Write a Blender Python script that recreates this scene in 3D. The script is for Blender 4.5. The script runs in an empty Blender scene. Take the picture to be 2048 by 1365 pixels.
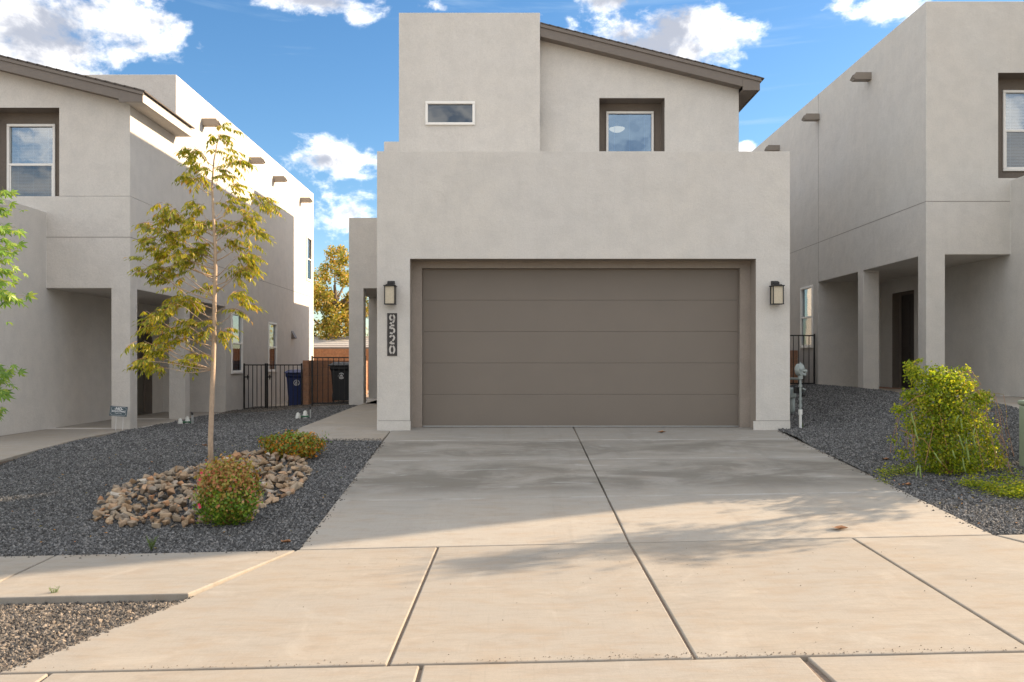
import bpy, bmesh, math, random
from mathutils import Vector, Matrix, Euler, noise as mnoise
random.seed(11)
R = math.radians
SC = bpy.context.scene
COL = SC.collection

# ------------------------------------------------------------------ camera, sky, sun, exposure
F = 1735.0; CX = 1014.0; CY = 724.0          # focal length and vanishing point, photo pixels
cam_d = bpy.data.cameras.new('camera'); cam = bpy.data.objects.new('camera', cam_d); COL.objects.link(cam)
cam.location = (0, 0, 1.0); cam.rotation_euler = (R(90), 0, 0)
cam_d.sensor_width = 36.0; cam_d.lens = 36.0 * F / 2048.0
cam_d.shift_x = (1024 - CX) / 2048.0; cam_d.shift_y = (CY - 682.5) / 2048.0
cam_d.clip_end = 2000
SC.camera = cam
SC.view_settings.view_transform = 'Standard'; SC.view_settings.look = 'None'
SC.view_settings.gamma = 1; SC.view_settings.use_curve_mapping = False
SC.view_settings.exposure = 2.12

SUN_S = 0.35; SUN_K = 0.478                  # plan slope and drop per metre of X
sun_az = math.atan2(1.0, SUN_S)              # from +Y towards +X
sun_el = math.atan(SUN_K / math.sqrt(1 + SUN_S ** 2))
sd = bpy.data.lights.new('sun', 'SUN'); sun = bpy.data.objects.new('sun', sd); COL.objects.link(sun)
sd.energy = 2.75; sd.angle = R(0.6); sd.color = (1.0, 0.77, 0.53)
sun.rotation_euler = Vector((1, SUN_S, SUN_K)).to_track_quat('Z', 'Y').to_euler()

world = bpy.data.worlds.new('World'); SC.world = world; world.use_nodes = True


class NT:
    """small wrapper for building node trees"""
    def __init__(s, tree): s.t = tree; s.n = tree.nodes; s.l = tree.links
    def node(s, kind, **kw):
        nd = s.n.new(kind)
        for k, v in kw.items(): setattr(nd, k, v)
        return nd
    def put(s, sock, v):
        if isinstance(v, bpy.types.NodeSocket): s.l.new(v, sock)
        elif v is not None: sock.default_value = v
    def m(s, op, a, b=None, c=None, clamp=False):
        nd = s.node('ShaderNodeMath', operation=op); nd.use_clamp = clamp
        s.put(nd.inputs[0], a); s.put(nd.inputs[1], b)
        if c is not None: s.put(nd.inputs[2], c)
        return nd.outputs[0]
    def mix(s, f, a, b, mode='MIX'):
        nd = s.node('ShaderNodeMix', data_type='RGBA', blend_type=mode)
        s.put(nd.inputs[0], f); s.put(nd.inputs[6], a); s.put(nd.inputs[7], b)
        return nd.outputs[2]
    def ss(s, v, lo, hi):
        nd = s.node('ShaderNodeMapRange', interpolation_type='SMOOTHSTEP')
        s.put(nd.inputs[0], v); nd.inputs[1].default_value = lo; nd.inputs[2].default_value = hi
        return nd.outputs[0]
    def noise(s, vec, scale, detail=4, rough=0.55, dist=0.0):
        nd = s.node('ShaderNodeTexNoise'); s.put(nd.inputs['Vector'], vec)
        nd.inputs['Scale'].default_value = scale; nd.inputs['Detail'].default_value = detail
        nd.inputs['Roughness'].default_value = rough; nd.inputs['Distortion'].default_value = dist
        return nd.outputs[0]
    def scale(s, vec, v, off=(0, 0, 0)):
        nd = s.node('ShaderNodeMapping'); s.put(nd.inputs[0], vec)
        nd.inputs['Scale'].default_value = v; nd.inputs['Location'].default_value = off
        return nd.outputs[0]


def build_world():
    t = world.node_tree
    for n in list(t.nodes): t.nodes.remove(n)
    w = NT(t)
    out = w.node('ShaderNodeOutputWorld'); bg = w.node('ShaderNodeBackground')
    w.l.new(bg.outputs[0], out.inputs[0])
    sky = w.node('ShaderNodeTexSky', sky_type='NISHITA')
    sky.sun_disc = False; sky.sun_elevation = sun_el; sky.sun_rotation = sun_az
    sky.air_density = 1.0; sky.dust_density = 0.3; sky.ozone_density = 2.5
    g = w.node('ShaderNodeTexCoord').outputs['Generated']
    sep = w.node('ShaderNodeSeparateXYZ'); w.l.new(g, sep.inputs[0])
    x, y, z = sep.outputs
    az = w.m('ARCTAN2', x, y); el = w.m('ARCSINE', z)
    n1 = w.noise(w.scale(g, (1, 1, 1.5)), 10.0, 10, 0.64, 0.35)
    n2 = w.noise(w.scale(g, (1, 1, 1.6), (3, 1, 7)), 26.0, 6, 0.6, 0.1)
    nn = w.m('ADD', w.m('MULTIPLY', w.m('SUBTRACT', n1, 0.5), 2.3), w.m('MULTIPLY', w.m('SUBTRACT', n2, 0.5), 1.2))
    # clouds standing over the roofs: azimuth, elevation, half sizes (radians), weight
    spots = [(60, 55, 330, 150, 1.0), (235, 75, 170, 95, .85), (640, 2, 150, 26, .9), (725, 28, 70, 28, .6), (872, 14, 60, 16, .7),
             (1300, 92, 185, 105, 1.3), (1240, -5, 130, 42, 1.1), (1092, 25, 50, 30, .6), (1770, 10, 110, 55, 1.0), (645, 320, 135, 44, 1.0),
             (695, 430, 85, 66, .8), (400, 92, 26, 26, .5), (1492, 299, 30, 14, .9), (1640, 470, 500, 60, .5)]
    tot = None
    for (px, py, rx, ry, wt) in spots:
        a0 = math.atan2(px - CX, F); e0 = math.atan2((CY - py), math.hypot(px - CX, F))
        k = F / math.hypot(px - CX, F)
        ra = rx / F * k * k; re = ry / F * k
        da = w.m('DIVIDE', w.m('SUBTRACT', az, a0), ra); de = w.m('DIVIDE', w.m('SUBTRACT', el, e0), re)
        d = w.m('SQRT', w.m('ADD', w.m('MULTIPLY', da, da), w.m('MULTIPLY', de, de)))
        v = w.m('MULTIPLY', w.m('MAXIMUM', w.m('SUBTRACT', 1.35, d), 0.0), wt)
        tot = v if tot is None else w.m('MAXIMUM', tot, v)
    # unseen sky: bright cloud cover added to lift the ambient light
    far = w.m('SUBTRACT', w.noise(w.scale(g, (1, 1, 2.2), (5, 2, 0)), 3.0, 4, 0.55), 0.25)
    outside = w.ss(w.m('ABSOLUTE', az), 0.62, 0.9)
    above = w.ss(el, 0.5, 0.75)
    far = w.m('MULTIPLY', w.m('MULTIPLY', far, 5.0), w.m('MAXIMUM', outside, above))
    seen = tot
    tot = w.m('MAXIMUM', tot, w.m('MINIMUM', far, 0.95))
    dens = w.ss(w.m('ADD', tot, w.m('SUBTRACT', w.m('MULTIPLY', nn, 1.3), 0.46)), 0.0, 0.75)
    dens = w.m('MULTIPLY', dens, w.m('GREATER_THAN', tot, 0.02))
    # thin streaks of high cloud
    wis = w.noise(w.scale(g, (1.2, 1.2, 16.0)), 3.2, 5, 0.6, 0.4)
    wis = w.m('MULTIPLY', w.ss(wis, 0.56, 0.78), 0.28)
    deep = w.ss(w.m('ADD', w.m('MULTIPLY', seen, 1.05), w.m('MULTIPLY', w.m('SUBTRACT', w.noise(w.scale(g, (1, 1, 1.4), (2, 9, 4)), 13.0, 8, 0.6, 0.3), 0.5), 3.2)), 0.42, 1.35)
    cl = w.mix(deep, (3.15, 3.05, 2.92, 1), (0.86, 0.92, 1.08, 1))
    # clear sky: measured Nishita colour, a little more saturated
    hs = w.node('ShaderNodeHueSaturation'); hs.inputs['Saturation'].default_value = 1.22; hs.inputs['Value'].default_value = 0.30
    w.l.new(sky.outputs[0], hs.inputs['Color'])
    base = w.mix(wis, hs.outputs[0], (1.1, 1.4, 1.7, 1))
    col = w.mix(dens, base, cl)
    w.l.new(col, bg.inputs[0]); bg.inputs[1].default_value = 0.15
build_world()

# ------------------------------------------------------------------ materials
MATS = {}
def new_mat(name):
    m = bpy.data.materials.new(name); m.use_nodes = True
    w = NT(m.node_tree); b = m.node_tree.nodes['Principled BSDF']
    MATS[name] = m
    return m, w, b

def simple(name, col, rough=0.6, metal=0.0, var=0.06, scale=8.0, bump=0.0, bscale=60.0, spec=0.5):
    m, w, b = new_mat(name)
    pos = w.node('ShaderNodeNewGeometry').outputs['Position']
    n = w.noise(pos, scale, 5, 0.6)
    c = w.mix(n, tuple(v * (1 - var * 2) for v in col) + (1,), tuple(min(1, v * (1 + var * 2)) for v in col) + (1,))
    w.l.new(c, b.inputs['Base Color']); b.inputs['Roughness'].default_value = rough
    b.inputs['Metallic'].default_value = metal; b.inputs['Specular IOR Level'].default_value = spec
    if bump:
        bn = w.node('ShaderNodeBump'); bn.inputs['Strength'].default_value = bump; bn.inputs['Distance'].default_value = 0.01
        w.l.new(w.noise(pos, bscale, 4, 0.6), bn.inputs['Height']); w.l.new(bn.outputs[0], b.inputs['Normal'])
    return m

def stucco(name, col, warm):
    m, w, b = new_mat(name)
    pos = w.node('ShaderNodeNewGeometry').outputs['Position']
    big = w.noise(pos, 0.55, 5, 0.6, 0.3); mid = w.noise(pos, 3.5, 6, 0.65); streak = w.noise(w.scale(pos, (5, 5, 0.35)), 1.6, 5, 0.6)
    fine = w.noise(pos, 150, 3, 0.7)
    c = w.mix(w.ss(big, 0.35, 0.65), col + (1,), warm + (1,))
    c = w.mix(w.m('MULTIPLY', w.ss(mid, 0.35, 0.7), 0.55), c, tuple(v * 0.86 for v in col) + (1,))
    c = w.mix(w.m('MULTIPLY', w.ss(streak, 0.5, 0.78), 0.22), c, tuple(v * 0.8 for v in warm) + (1,))
    c = w.mix(w.m('MULTIPLY', w.ss(w.noise(pos, 55, 5, 0.8), 0.38, 0.66), 0.42), c, tuple(v * 0.72 for v in col) + (1,))
    w.l.new(c, b.inputs['Base Color']); b.inputs['Roughness'].default_value = 0.95; b.inputs['Specular IOR Level'].default_value = 0.15
    h = w.m('ADD', w.m('MULTIPLY', w.noise(pos, 3.0, 3, 0.5), 2.5), w.m('ADD', w.m('MULTIPLY', w.noise(pos, 22, 5, 0.65), 0.8), w.m('MULTIPLY', fine, 0.4)))
    bn = w.node('ShaderNodeBump'); bn.inputs['Strength'].default_value = 0.55; bn.inputs['Distance'].default_value = 0.012
    w.l.new(h, bn.inputs['Height']); w.l.new(bn.outputs[0], b.inputs['Normal'])
    return m

def concrete(name, col, warm, stains_and_shade=False):
    m, w, b = new_mat(name)
    pos = w.node('ShaderNodeNewGeometry').outputs['Position']
    sep = w.node('ShaderNodeSeparateXYZ'); w.l.new(pos, sep.inputs[0])
    big = w.noise(pos, 0.8, 5, 0.6, 0.5); mid = w.noise(w.scale(pos, (1, 2.6, 1)), 3.0, 6, 0.65, 0.2)
    fine = w.noise(pos, 90, 4, 0.7); broom = w.noise(w.scale(pos, (1.2, 26, 1)), 6, 3, 0.6)
    arc = w.noise(w.scale(pos, (22, 1.2, 1)), 3, 3, 0.6, 0.6)
    c = w.mix(w.ss(big, 0.35, 0.68), col + (1,), warm + (1,))
    c = w.mix(w.m('MULTIPLY', w.ss(mid, 0.42, 0.72), 0.42), c, (warm[0] * .86, warm[1] * .72, warm[2] * .58, 1))
    c = w.mix(w.m('MULTIPLY', w.ss(broom, 0.4, 0.75), 0.22), c, tuple(v * 0.62 for v in col) + (1,))
    c = w.mix(w.m('MULTIPLY', w.ss(arc, 0.5, 0.8), 0.18), c, tuple(v * 0.6 for v in col) + (1,))
    c = w.mix(w.m('MULTIPLY', w.ss(fine, 0.3, 0.8), 0.26), c, tuple(v * 0.6 for v in col) + (1,))
    sw = w.noise(w.scale(pos, (0.9, 3.4, 1), (7, 3, 0)), 2.4, 8, 0.7, 1.2)
    c = w.mix(w.m('MULTIPLY', w.ss(sw, 0.48, 0.66), 0.26), c, tuple(v * 0.62 for v in warm) + (1,))
    c = w.mix(w.m('MULTIPLY', w.ss(w.noise(pos, 1.7, 7, 0.7, 0.8), 0.52, 0.7), 0.22), c, (0.44, 0.41, 0.36, 1))
    dots = w.noise(pos, 38, 2, 0.5)
    c = w.mix(w.m('MULTIPLY', w.ss(dots, 0.76, 0.80), 0.5), c, (0.13, 0.09, 0.06, 1))
    if stains_and_shade:
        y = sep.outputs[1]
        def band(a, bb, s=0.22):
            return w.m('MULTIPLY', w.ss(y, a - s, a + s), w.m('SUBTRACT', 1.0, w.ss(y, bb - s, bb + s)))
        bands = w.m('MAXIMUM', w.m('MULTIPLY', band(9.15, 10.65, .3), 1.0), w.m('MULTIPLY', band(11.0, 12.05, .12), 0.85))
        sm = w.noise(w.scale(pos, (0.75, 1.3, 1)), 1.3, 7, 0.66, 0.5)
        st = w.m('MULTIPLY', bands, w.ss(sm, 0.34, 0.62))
        c = w.mix(w.m('MULTIPLY', w.ss(y, 7.9, 9.4), 0.4), c, (0.20, 0.20, 0.19, 1))  # upper driveway evenly darkened: its shade deepened in the colour
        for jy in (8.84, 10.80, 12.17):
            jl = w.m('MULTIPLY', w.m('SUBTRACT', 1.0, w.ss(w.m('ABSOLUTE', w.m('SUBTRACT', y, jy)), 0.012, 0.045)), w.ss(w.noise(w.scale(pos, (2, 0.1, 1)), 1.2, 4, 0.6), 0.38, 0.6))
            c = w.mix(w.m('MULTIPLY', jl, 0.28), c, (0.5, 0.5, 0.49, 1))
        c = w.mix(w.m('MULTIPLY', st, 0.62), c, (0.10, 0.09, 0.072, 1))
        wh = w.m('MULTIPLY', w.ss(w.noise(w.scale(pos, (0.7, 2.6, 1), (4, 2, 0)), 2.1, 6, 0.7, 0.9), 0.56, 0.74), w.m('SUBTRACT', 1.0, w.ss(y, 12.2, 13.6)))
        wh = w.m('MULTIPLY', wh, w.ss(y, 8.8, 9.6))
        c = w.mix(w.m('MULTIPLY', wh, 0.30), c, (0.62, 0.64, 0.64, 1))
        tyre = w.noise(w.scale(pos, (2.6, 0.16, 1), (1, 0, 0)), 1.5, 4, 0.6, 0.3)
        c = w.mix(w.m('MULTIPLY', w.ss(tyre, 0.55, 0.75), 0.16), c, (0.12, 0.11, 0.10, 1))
    w.l.new(c, b.inputs['Base Color']); b.inputs['Roughness'].default_value = 0.88; b.inputs['Specular IOR Level'].default_value = 0.25
    h = w.m('ADD', w.m('MULTIPLY', broom, 0.45), w.m('ADD', w.m('MULTIPLY', fine, 0.4), w.m('MULTIPLY', mid, 1.2)))
    bn = w.node('ShaderNodeBump'); bn.inputs['Strength'].default_value = 0.35; bn.inputs['Distance'].default_value = 0.006
    w.l.new(h, bn.inputs['Height']); w.l.new(bn.outputs[0], b.inputs['Normal'])
    return m

def leafmat(name, cols, rough=0.45, transl=0.45):
    """foliage: each leaf (mesh island) takes its own colour from the list"""
    m, w, b = new_mat(name)
    geo = w.node('ShaderNodeNewGeometry'); oi = w.node('ShaderNodeObjectInfo')
    r = w.m('FRACT', w.m('ADD', geo.outputs['Random Per Island'], oi.outputs['Random']))
    cr = w.node('ShaderNodeValToRGB'); el = cr.color_ramp.elements
    while len(el) < len(cols): el.new(0.5)
    for i, (p, c) in enumerate(cols): el[i].position = p; el[i].color = c + (1,)
    w.l.new(r, cr.inputs[0])
    n = w.noise(geo.outputs['Position'], 5.0, 3, 0.5)
    c = w.mix(w.m('MULTIPLY', n, 0.5), cr.outputs[0], w.mix(1.0, cr.outputs[0], (0.55, 0.6, 0.5, 1), 'MULTIPLY'))
    w.l.new(c, b.inputs['Base Color']); b.inputs['Roughness'].default_value = rough
    tr = w.node('ShaderNodeBsdfTranslucent'); w.l.new(w.mix(1.0, c, (1.0, 1.0, 0.45, 1), 'MULTIPLY'), tr.inputs[0])
    mx = w.node('ShaderNodeMixShader'); mx.inputs[0].default_value = transl
    w.l.new(b.outputs[0], mx.inputs[1]); w.l.new(tr.outputs[0], mx.inputs[2])
    w.l.new(mx.outputs[0], m.node_tree.nodes['Material Output'].inputs[0])
    return m

def stonemat(name, cols, bump=0.5):
    m, w, b = new_mat(name)
    geo = w.node('ShaderNodeNewGeometry'); oi = w.node('ShaderNodeObjectInfo')
    cr = w.node('ShaderNodeValToRGB'); el = cr.color_ramp.elements; cr.color_ramp.interpolation = 'LINEAR'
    while len(el) < len(cols): el.new(0.5)
    for i, (p, c) in enumerate(cols): el[i].position = p; el[i].color = c + (1,)
    w.l.new(w.m('FRACT', w.m('ADD', oi.outputs['Random'], geo.outputs['Random Per Island'])), cr.inputs[0])
    n = w.noise(geo.outputs['Position'], 14.0, 5, 0.65, 0.3)
    c = w.mix(w.m('MULTIPLY', w.ss(n, 0.35, 0.7), 0.55), cr.outputs[0], w.mix(1.0, cr.outputs[0], (0.5, 0.46, 0.42, 1), 'MULTIPLY'))
    w.l.new(c, b.inputs['Base Color']); b.inputs['Roughness'].default_value = 0.85; b.inputs['Specular IOR Level'].default_value = 0.3
    bn = w.node('ShaderNodeBump'); bn.inputs['Strength'].default_value = bump; bn.inputs['Distance'].default_value = 0.01
    w.l.new(w.noise(geo.outputs['Position'], 45, 5, 0.7), bn.inputs['Height']); w.l.new(bn.outputs[0], b.inputs['Normal'])
    return m

def glassmat(name, refl=0.4, tint=(0.75, 0.82, 0.88), dark=0.0):
    m, w, b = new_mat(name); t = m.node_tree
    gtint = (0.5, 0.72, 1.0, 1) if 'blue' in name else (0.9, 0.95, 1.0, 1)
    tr = w.node('ShaderNodeBsdfTransparent'); tr.inputs[0].default_value = tint + (1,)
    gl = w.node('ShaderNodeBsdfGlossy'); gl.inputs['Roughness'].default_value = 0.02; gl.inputs[0].default_value = gtint
    geo = w.node('ShaderNodeNewGeometry')
    bn = w.node('ShaderNodeBump'); bn.inputs['Strength'].default_value = 0.06; bn.inputs['Distance'].default_value = 0.02
    w.l.new(w.noise(geo.outputs['Position'], 2.2, 2, 0.5), bn.inputs['Height']); w.l.new(bn.outputs[0], gl.inputs['Normal'])
    lw = w.node('ShaderNodeLayerWeight'); lw.inputs[0].default_value = 0.35
    f = w.m('ADD', refl, w.m('MULTIPLY', lw.outputs['Fresnel'], 0.5), clamp=True)
    mx = w.node('ShaderNodeMixShader'); w.l.new(f, mx.inputs[0]); w.l.new(tr.outputs[0], mx.inputs[1]); w.l.new(gl.outputs[0], mx.inputs[2])
    w.l.new(mx.outputs[0], t.nodes['Material Output'].inputs[0])
    return m

def emit(name, col, s):
    m, w, b = new_mat(name)
    b.inputs['Base Color'].default_value = col + (1,); b.inputs['Emission Color'].default_value = col + (1,)
    b.inputs['Emission Strength'].default_value = s
    return m

WALL = stucco('stucco_main', (0.615, 0.588, 0.55), (0.635, 0.60, 0.548))
WALL_L = stucco('stucco_left', (0.60, 0.57, 0.53), (0.62, 0.58, 0.53))
WALL_R = stucco('stucco_right', (0.595, 0.57, 0.53), (0.61, 0.575, 0.525))
TAUPE = stucco('stucco_taupe', (0.185, 0.158, 0.135), (0.20, 0.168, 0.14))
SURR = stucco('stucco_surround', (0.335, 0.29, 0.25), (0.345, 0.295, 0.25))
TRIM = simple('taupe_trim_paint', (0.155, 0.13, 0.11), 0.6, bump=0.1)
CANM = simple('spout_paint', (0.24, 0.205, 0.17), 0.6)
SOFFIT = simple('soffit_paint', (0.16, 0.135, 0.115), 0.7)
DOORM = simple('garage_door_paint', (0.175, 0.148, 0.122), 0.62, var=0.035, scale=1.5, bump=0.08, bscale=220)
SHING = simple('roof_shingle', (0.09, 0.075, 0.065), 0.9, var=0.15, scale=30, bump=0.5)
VINYL = simple('white_vinyl', (0.78, 0.76, 0.72), 0.45, var=0.02)
BLIND = simple('blind_white', (0.62, 0.63, 0.62), 0.6, var=0.02)
SCREEN = simple('insect_screen', (0.10, 0.11, 0.11), 0.8)
ROOM = simple('room_paint', (0.16, 0.15, 0.14), 0.9)
GLASS = glassmat('window_glass', 0.16)
GLASSG = glassmat('window_glass_blue', 0.22, (0.20, 0.34, 0.58))
GLASSU = glassmat('window_glass_clear', 0.25, (0.72, 0.84, 0.92))
GLASSD = glassmat('window_glass_dark', 0.10, (0.32, 0.42, 0.5))
BLACK = simple('black_metal', (0.018, 0.017, 0.017), 0.45, 0.3, bump=0.1)
DKDOOR = simple('entry_door_paint', (0.045, 0.036, 0.032), 0.5)
OLDOOR = simple('left_door_paint', (0.13, 0.12, 0.10), 0.55)
BRASS = simple('nickel', (0.55, 0.5, 0.42), 0.3, 0.9)
SEEDED = simple('seeded_glass', (0.50, 0.44, 0.33), 0.25, var=0.12, scale=60)
CONC = concrete('concrete_walk', (0.30, 0.278, 0.245), (0.32, 0.286, 0.24))
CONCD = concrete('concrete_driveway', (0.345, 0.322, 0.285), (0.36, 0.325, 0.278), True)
JOINT = simple('joint_filler', (0.17, 0.13, 0.10), 0.95, var=0.3, scale=40, bump=0.6)
JLINE = simple('joint_line', (0.16, 0.14, 0.125), 0.9)
ASPH = simple('asphalt', (0.12, 0.113, 0.105), 0.9, var=0.2, scale=60, bump=0.5, bscale=200)
DIRT = simple('dirt', (0.31, 0.26, 0.205), 0.95, var=0.2, scale=12, bump=0.5)
GBASE = simple('gravel_bed', (0.045, 0.045, 0.046), 0.95, var=0.35, scale=70, bump=1.0, bscale=90)
GRAV = stonemat('gravel_stone', [(0, (0.045, 0.0455, 0.046)), (0.35, (0.09, 0.091, 0.092)), (0.7, (0.15, 0.151, 0.153)), (0.93, (0.23, 0.23, 0.228)), (1.0, (0.26, 0.25, 0.24))])
GRAVW = stonemat('gravel_stone_brown', [(0, (0.055, 0.051, 0.048)), (0.4, (0.10, 0.092, 0.084)), (0.75, (0.16, 0.143, 0.125)), (1.0, (0.30, 0.25, 0.20))])
ROCK = stonemat('bed_rock', [(0, (0.33, 0.26, 0.19)), (0.22, (0.40, 0.27, 0.16)), (0.45, (0.26, 0.225, 0.185)), (0.68, (0.42, 0.33, 0.23)), (0.82, (0.44, 0.23, 0.115)), (0.94, (0.34, 0.28, 0.22)), (1.0, (0.56, 0.51, 0.44))])
BLOCKM = stonemat('block_face', [(0, (0.36, 0.19, 0.115)), (0.5, (0.40, 0.22, 0.135)), (1.0, (0.33, 0.175, 0.11))], 0.4)
BLOCKO = stonemat('block_face_far', [(0, (0.42, 0.20, 0.10)), (0.5, (0.46, 0.23, 0.12)), (1.0, (0.40, 0.19, 0.10))], 0.3)
MORTAR = simple('mortar', (0.22, 0.15, 0.11), 0.95, bump=0.4)
BARK = simple('young_bark', (0.42, 0.31, 0.22), 0.8, var=0.15, scale=25, bump=0.5, bscale=50)
BARKD = simple('dark_bark', (0.14, 0.10, 0.07), 0.9, var=0.2, scale=25, bump=0.6)
TWIG = simple('red_twig', (0.30, 0.15, 0.07), 0.7)
LEAF_T = leafmat('pistache_leaf', [(0, (0.18, 0.21, 0.022)), (0.35, (0.31, 0.33, 0.03)), (0.7, (0.48, 0.44, 0.04)), (0.92, (0.62, 0.48, 0.055)), (1, (0.6, 0.3, 0.06))], 0.4, 0.5)
LEAF_M = leafmat('maple_leaf', [(0, (0.14, 0.28, 0.04)), (0.6, (0.26, 0.42, 0.05)), (1, (0.45, 0.52, 0.07))], 0.4, 0.5)
LEAF_V = leafmat('vine_leaf', [(0, (0.14, 0.23, 0.022)), (0.4, (0.30, 0.40, 0.03)), (0.75, (0.52, 0.55, 0.04)), (0.95, (0.7, 0.62, 0.06)), (1, (0.4, 0.25, 0.05))], 0.45, 0.62)
LEAF_S1 = leafmat('shrub_leaf_green', [(0, (0.10, 0.22, 0.025)), (0.5, (0.19, 0.34, 0.035)), (0.85, (0.34, 0.40, 0.05)), (1, (0.5, 0.3, 0.09))], 0.45, 0.35)
LEAF_S2 = leafmat('shrub_leaf_red', [(0, (0.24, 0.26, 0.04)), (0.35, (0.42, 0.31, 0.06)), (0.65, (0.52, 0.26, 0.09)), (0.9, (0.56, 0.17, 0.09)), (1, (0.55, 0.36, 0.16))], 0.45, 0.35)
LEAF_O = leafmat('shrub_leaf_orange', [(0, (0.17, 0.18, 0.03)), (0.4, (0.36, 0.26, 0.03)), (0.7, (0.62, 0.28, 0.02)), (1, (0.65, 0.20, 0.02))], 0.45, 0.35)
LEAF_B = leafmat('autumn_leaf', [(0, (0.16, 0.19, 0.03)), (0.35, (0.34, 0.33, 0.04)), (0.65, (0.58, 0.42, 0.07)), (0.9, (0.65, 0.36, 0.09)), (1, (0.75, 0.55, 0.3))], 0.5, 0.45)
LEAF_W = leafmat('weed_leaf', [(0, (0.10, 0.17, 0.04)), (1, (0.20, 0.28, 0.07))], 0.5, 0.4)
PODM = simple('pod_green', (0.20, 0.27, 0.07), 0.45)
PINK = simple('pink_flower', (0.62, 0.05, 0.10), 0.6)
DRY = simple('dry_leaf', (0.30, 0.14, 0.06), 0.7, var=0.25, scale=30)
BLUEB = simple('blue_plastic', (0.012, 0.030, 0.13), 0.4)
BLACKB = simple('black_plastic', (0.014, 0.015, 0.018), 0.45)
WHITE = simple('white_print', (0.72, 0.72, 0.72), 0.6, var=0.01)
DIGIT = simple('plaque_digit', (0.50, 0.47, 0.43), 0.9)
PLAQ = simple('plaque_metal', (0.03, 0.027, 0.026), 0.5)
SLATE = simple('sign_slate', (0.055, 0.085, 0.10), 0.6)
GREYM = simple('gas_grey', (0.28, 0.31, 0.30), 0.5, 0.2)
GALV = simple('galvanised', (0.45, 0.46, 0.46), 0.4, 0.7)
PVC = simple('white_pvc', (0.72, 0.72, 0.68), 0.4)
GREENV = simple('green_plastic', (0.03, 0.12, 0.06), 0.4)
PEDG = simple('pale_green_paint', (0.30, 0.36, 0.26), 0.5)
RUSTC = simple('copper_door_mat', (0.25, 0.10, 0.05), 0.9)
FARROOF = simple('far_pale_roof', (0.36, 0.34, 0.32), 0.8)
LAMPE = emit('lamp_glow', (1.0, 0.55, 0.25), .55)

# ------------------------------------------------------------------ object helpers
class G:
    """collects faces for one mesh"""
    def __init__(s): s.v = []; s.f = []; s.mi = []
    def add(s, vs, fs, mi=0):
        o = len(s.v); s.v += [tuple(p) for p in vs]; s.f += [tuple(o + i for i in f) for f in fs]; s.mi += [mi] * len(fs)
    def box(s, x0, x1, y0, y1, z0, z1, mi=0):
        s.add([(x0, y0, z0), (x1, y0, z0), (x1, y1, z0), (x0, y1, z0), (x0, y0, z1), (x1, y0, z1), (x1, y1, z1), (x0, y1, z1)],
              [(0, 3, 2, 1), (4, 5, 6, 7), (0, 1, 5, 4), (1, 2, 6, 5), (2, 3, 7, 6), (3, 0, 4, 7)], mi)
    def tube(s, pts, rads, n=8, cap=True, mi=0):
        pts = [Vector(p) for p in pts]
        if not hasattr(rads, '__len__'): rads = [rads] * len(pts)
        vs = []; fs = []; ref = Vector((0.13, 0.31, 0.94))
        for i, p in enumerate(pts):
            d = (pts[min(i + 1, len(pts) - 1)] - pts[max(i - 1, 0)])
            d = d.normalized() if d.length > 1e-9 else Vector((0, 0, 1))
            r = ref if abs(d.dot(ref)) < 0.95 else Vector((1, 0, 0))
            a = d.cross(r).normalized(); b = d.cross(a)
            for k in range(n):
                t = 2 * math.pi * k / n; vs.append(p + (a * math.cos(t) + b * math.sin(t)) * rads[i])
        for i in range(len(pts) - 1):
            for k in range(n): fs.append((i * n + k, i * n + (k + 1) % n, (i + 1) * n + (k + 1) % n, (i + 1) * n + k))
        if cap: fs.append(tuple(range(n))[::-1]); fs.append(tuple((len(pts) - 1) * n + k for k in range(n)))
        s.add(vs, fs, mi)
    def prism(s, poly, ztop, zbot, mi=0):
        """poly: list of (x,y) anticlockwise, ztop/zbot: number or function"""
        ft = ztop if callable(ztop) else (lambda x, y: ztop); fb = zbot if callable(zbot) else (lambda x, y: zbot)
        n = len(poly)
        vs = [(x, y, ft(x, y)) for x, y in poly] + [(x, y, fb(x, y)) for x, y in poly]
        s.add(vs, [tuple(range(n)), tuple(range(2 * n - 1, n - 1, -1))] + [(i, i + n, (i + 1) % n + n, (i + 1) % n) for i in range(n)], mi)
    def obj(s, name, mats, parent=None, bevel=0, seg=2, smooth=False, loc=None, kind=None):
        me = bpy.data.meshes.new(name); me.from_pydata(s.v, [], s.f)
        for m in (mats if isinstance(mats, (list, tuple)) else [mats]): me.materials.append(m)
        me.polygons.foreach_set('material_index', s.mi)
        if smooth: me.polygons.foreach_set('use_smooth', [True] * len(s.f))
        me.update()
        return link(name, me, parent, bevel, seg, loc, kind)

def link(name, me, parent=None, bevel=0, seg=2, loc=None, kind=None):
    o = bpy.data.objects.new(name, me); COL.objects.link(o)
    if parent: o.parent = parent
    if loc: o.location = loc
    if bevel:
        b = o.modifiers.new('bevel', 'BEVEL'); b.width = bevel; b.segments = seg; b.limit_method = 'ANGLE'; b.angle_limit = R(40)
        b.use_clamp_overlap = True
    if kind: o['kind'] = kind
    return o

def tag(o, label=None, cat=None, group=None, kind=None):
    if label: o['label'] = label
    if cat: o['category'] = cat
    if group: o['group'] = group
    if kind: o['kind'] = kind
    return o

def empty(name, loc=(0, 0, 0), rz=0, parent=None, **kw):
    o = bpy.data.objects.new(name, None); COL.objects.link(o); o.location = loc; o.rotation_euler = (0, 0, rz)
    o.empty_display_size = 0.1
    if parent: o.parent = parent
    tag(o, **kw); return o

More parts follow.
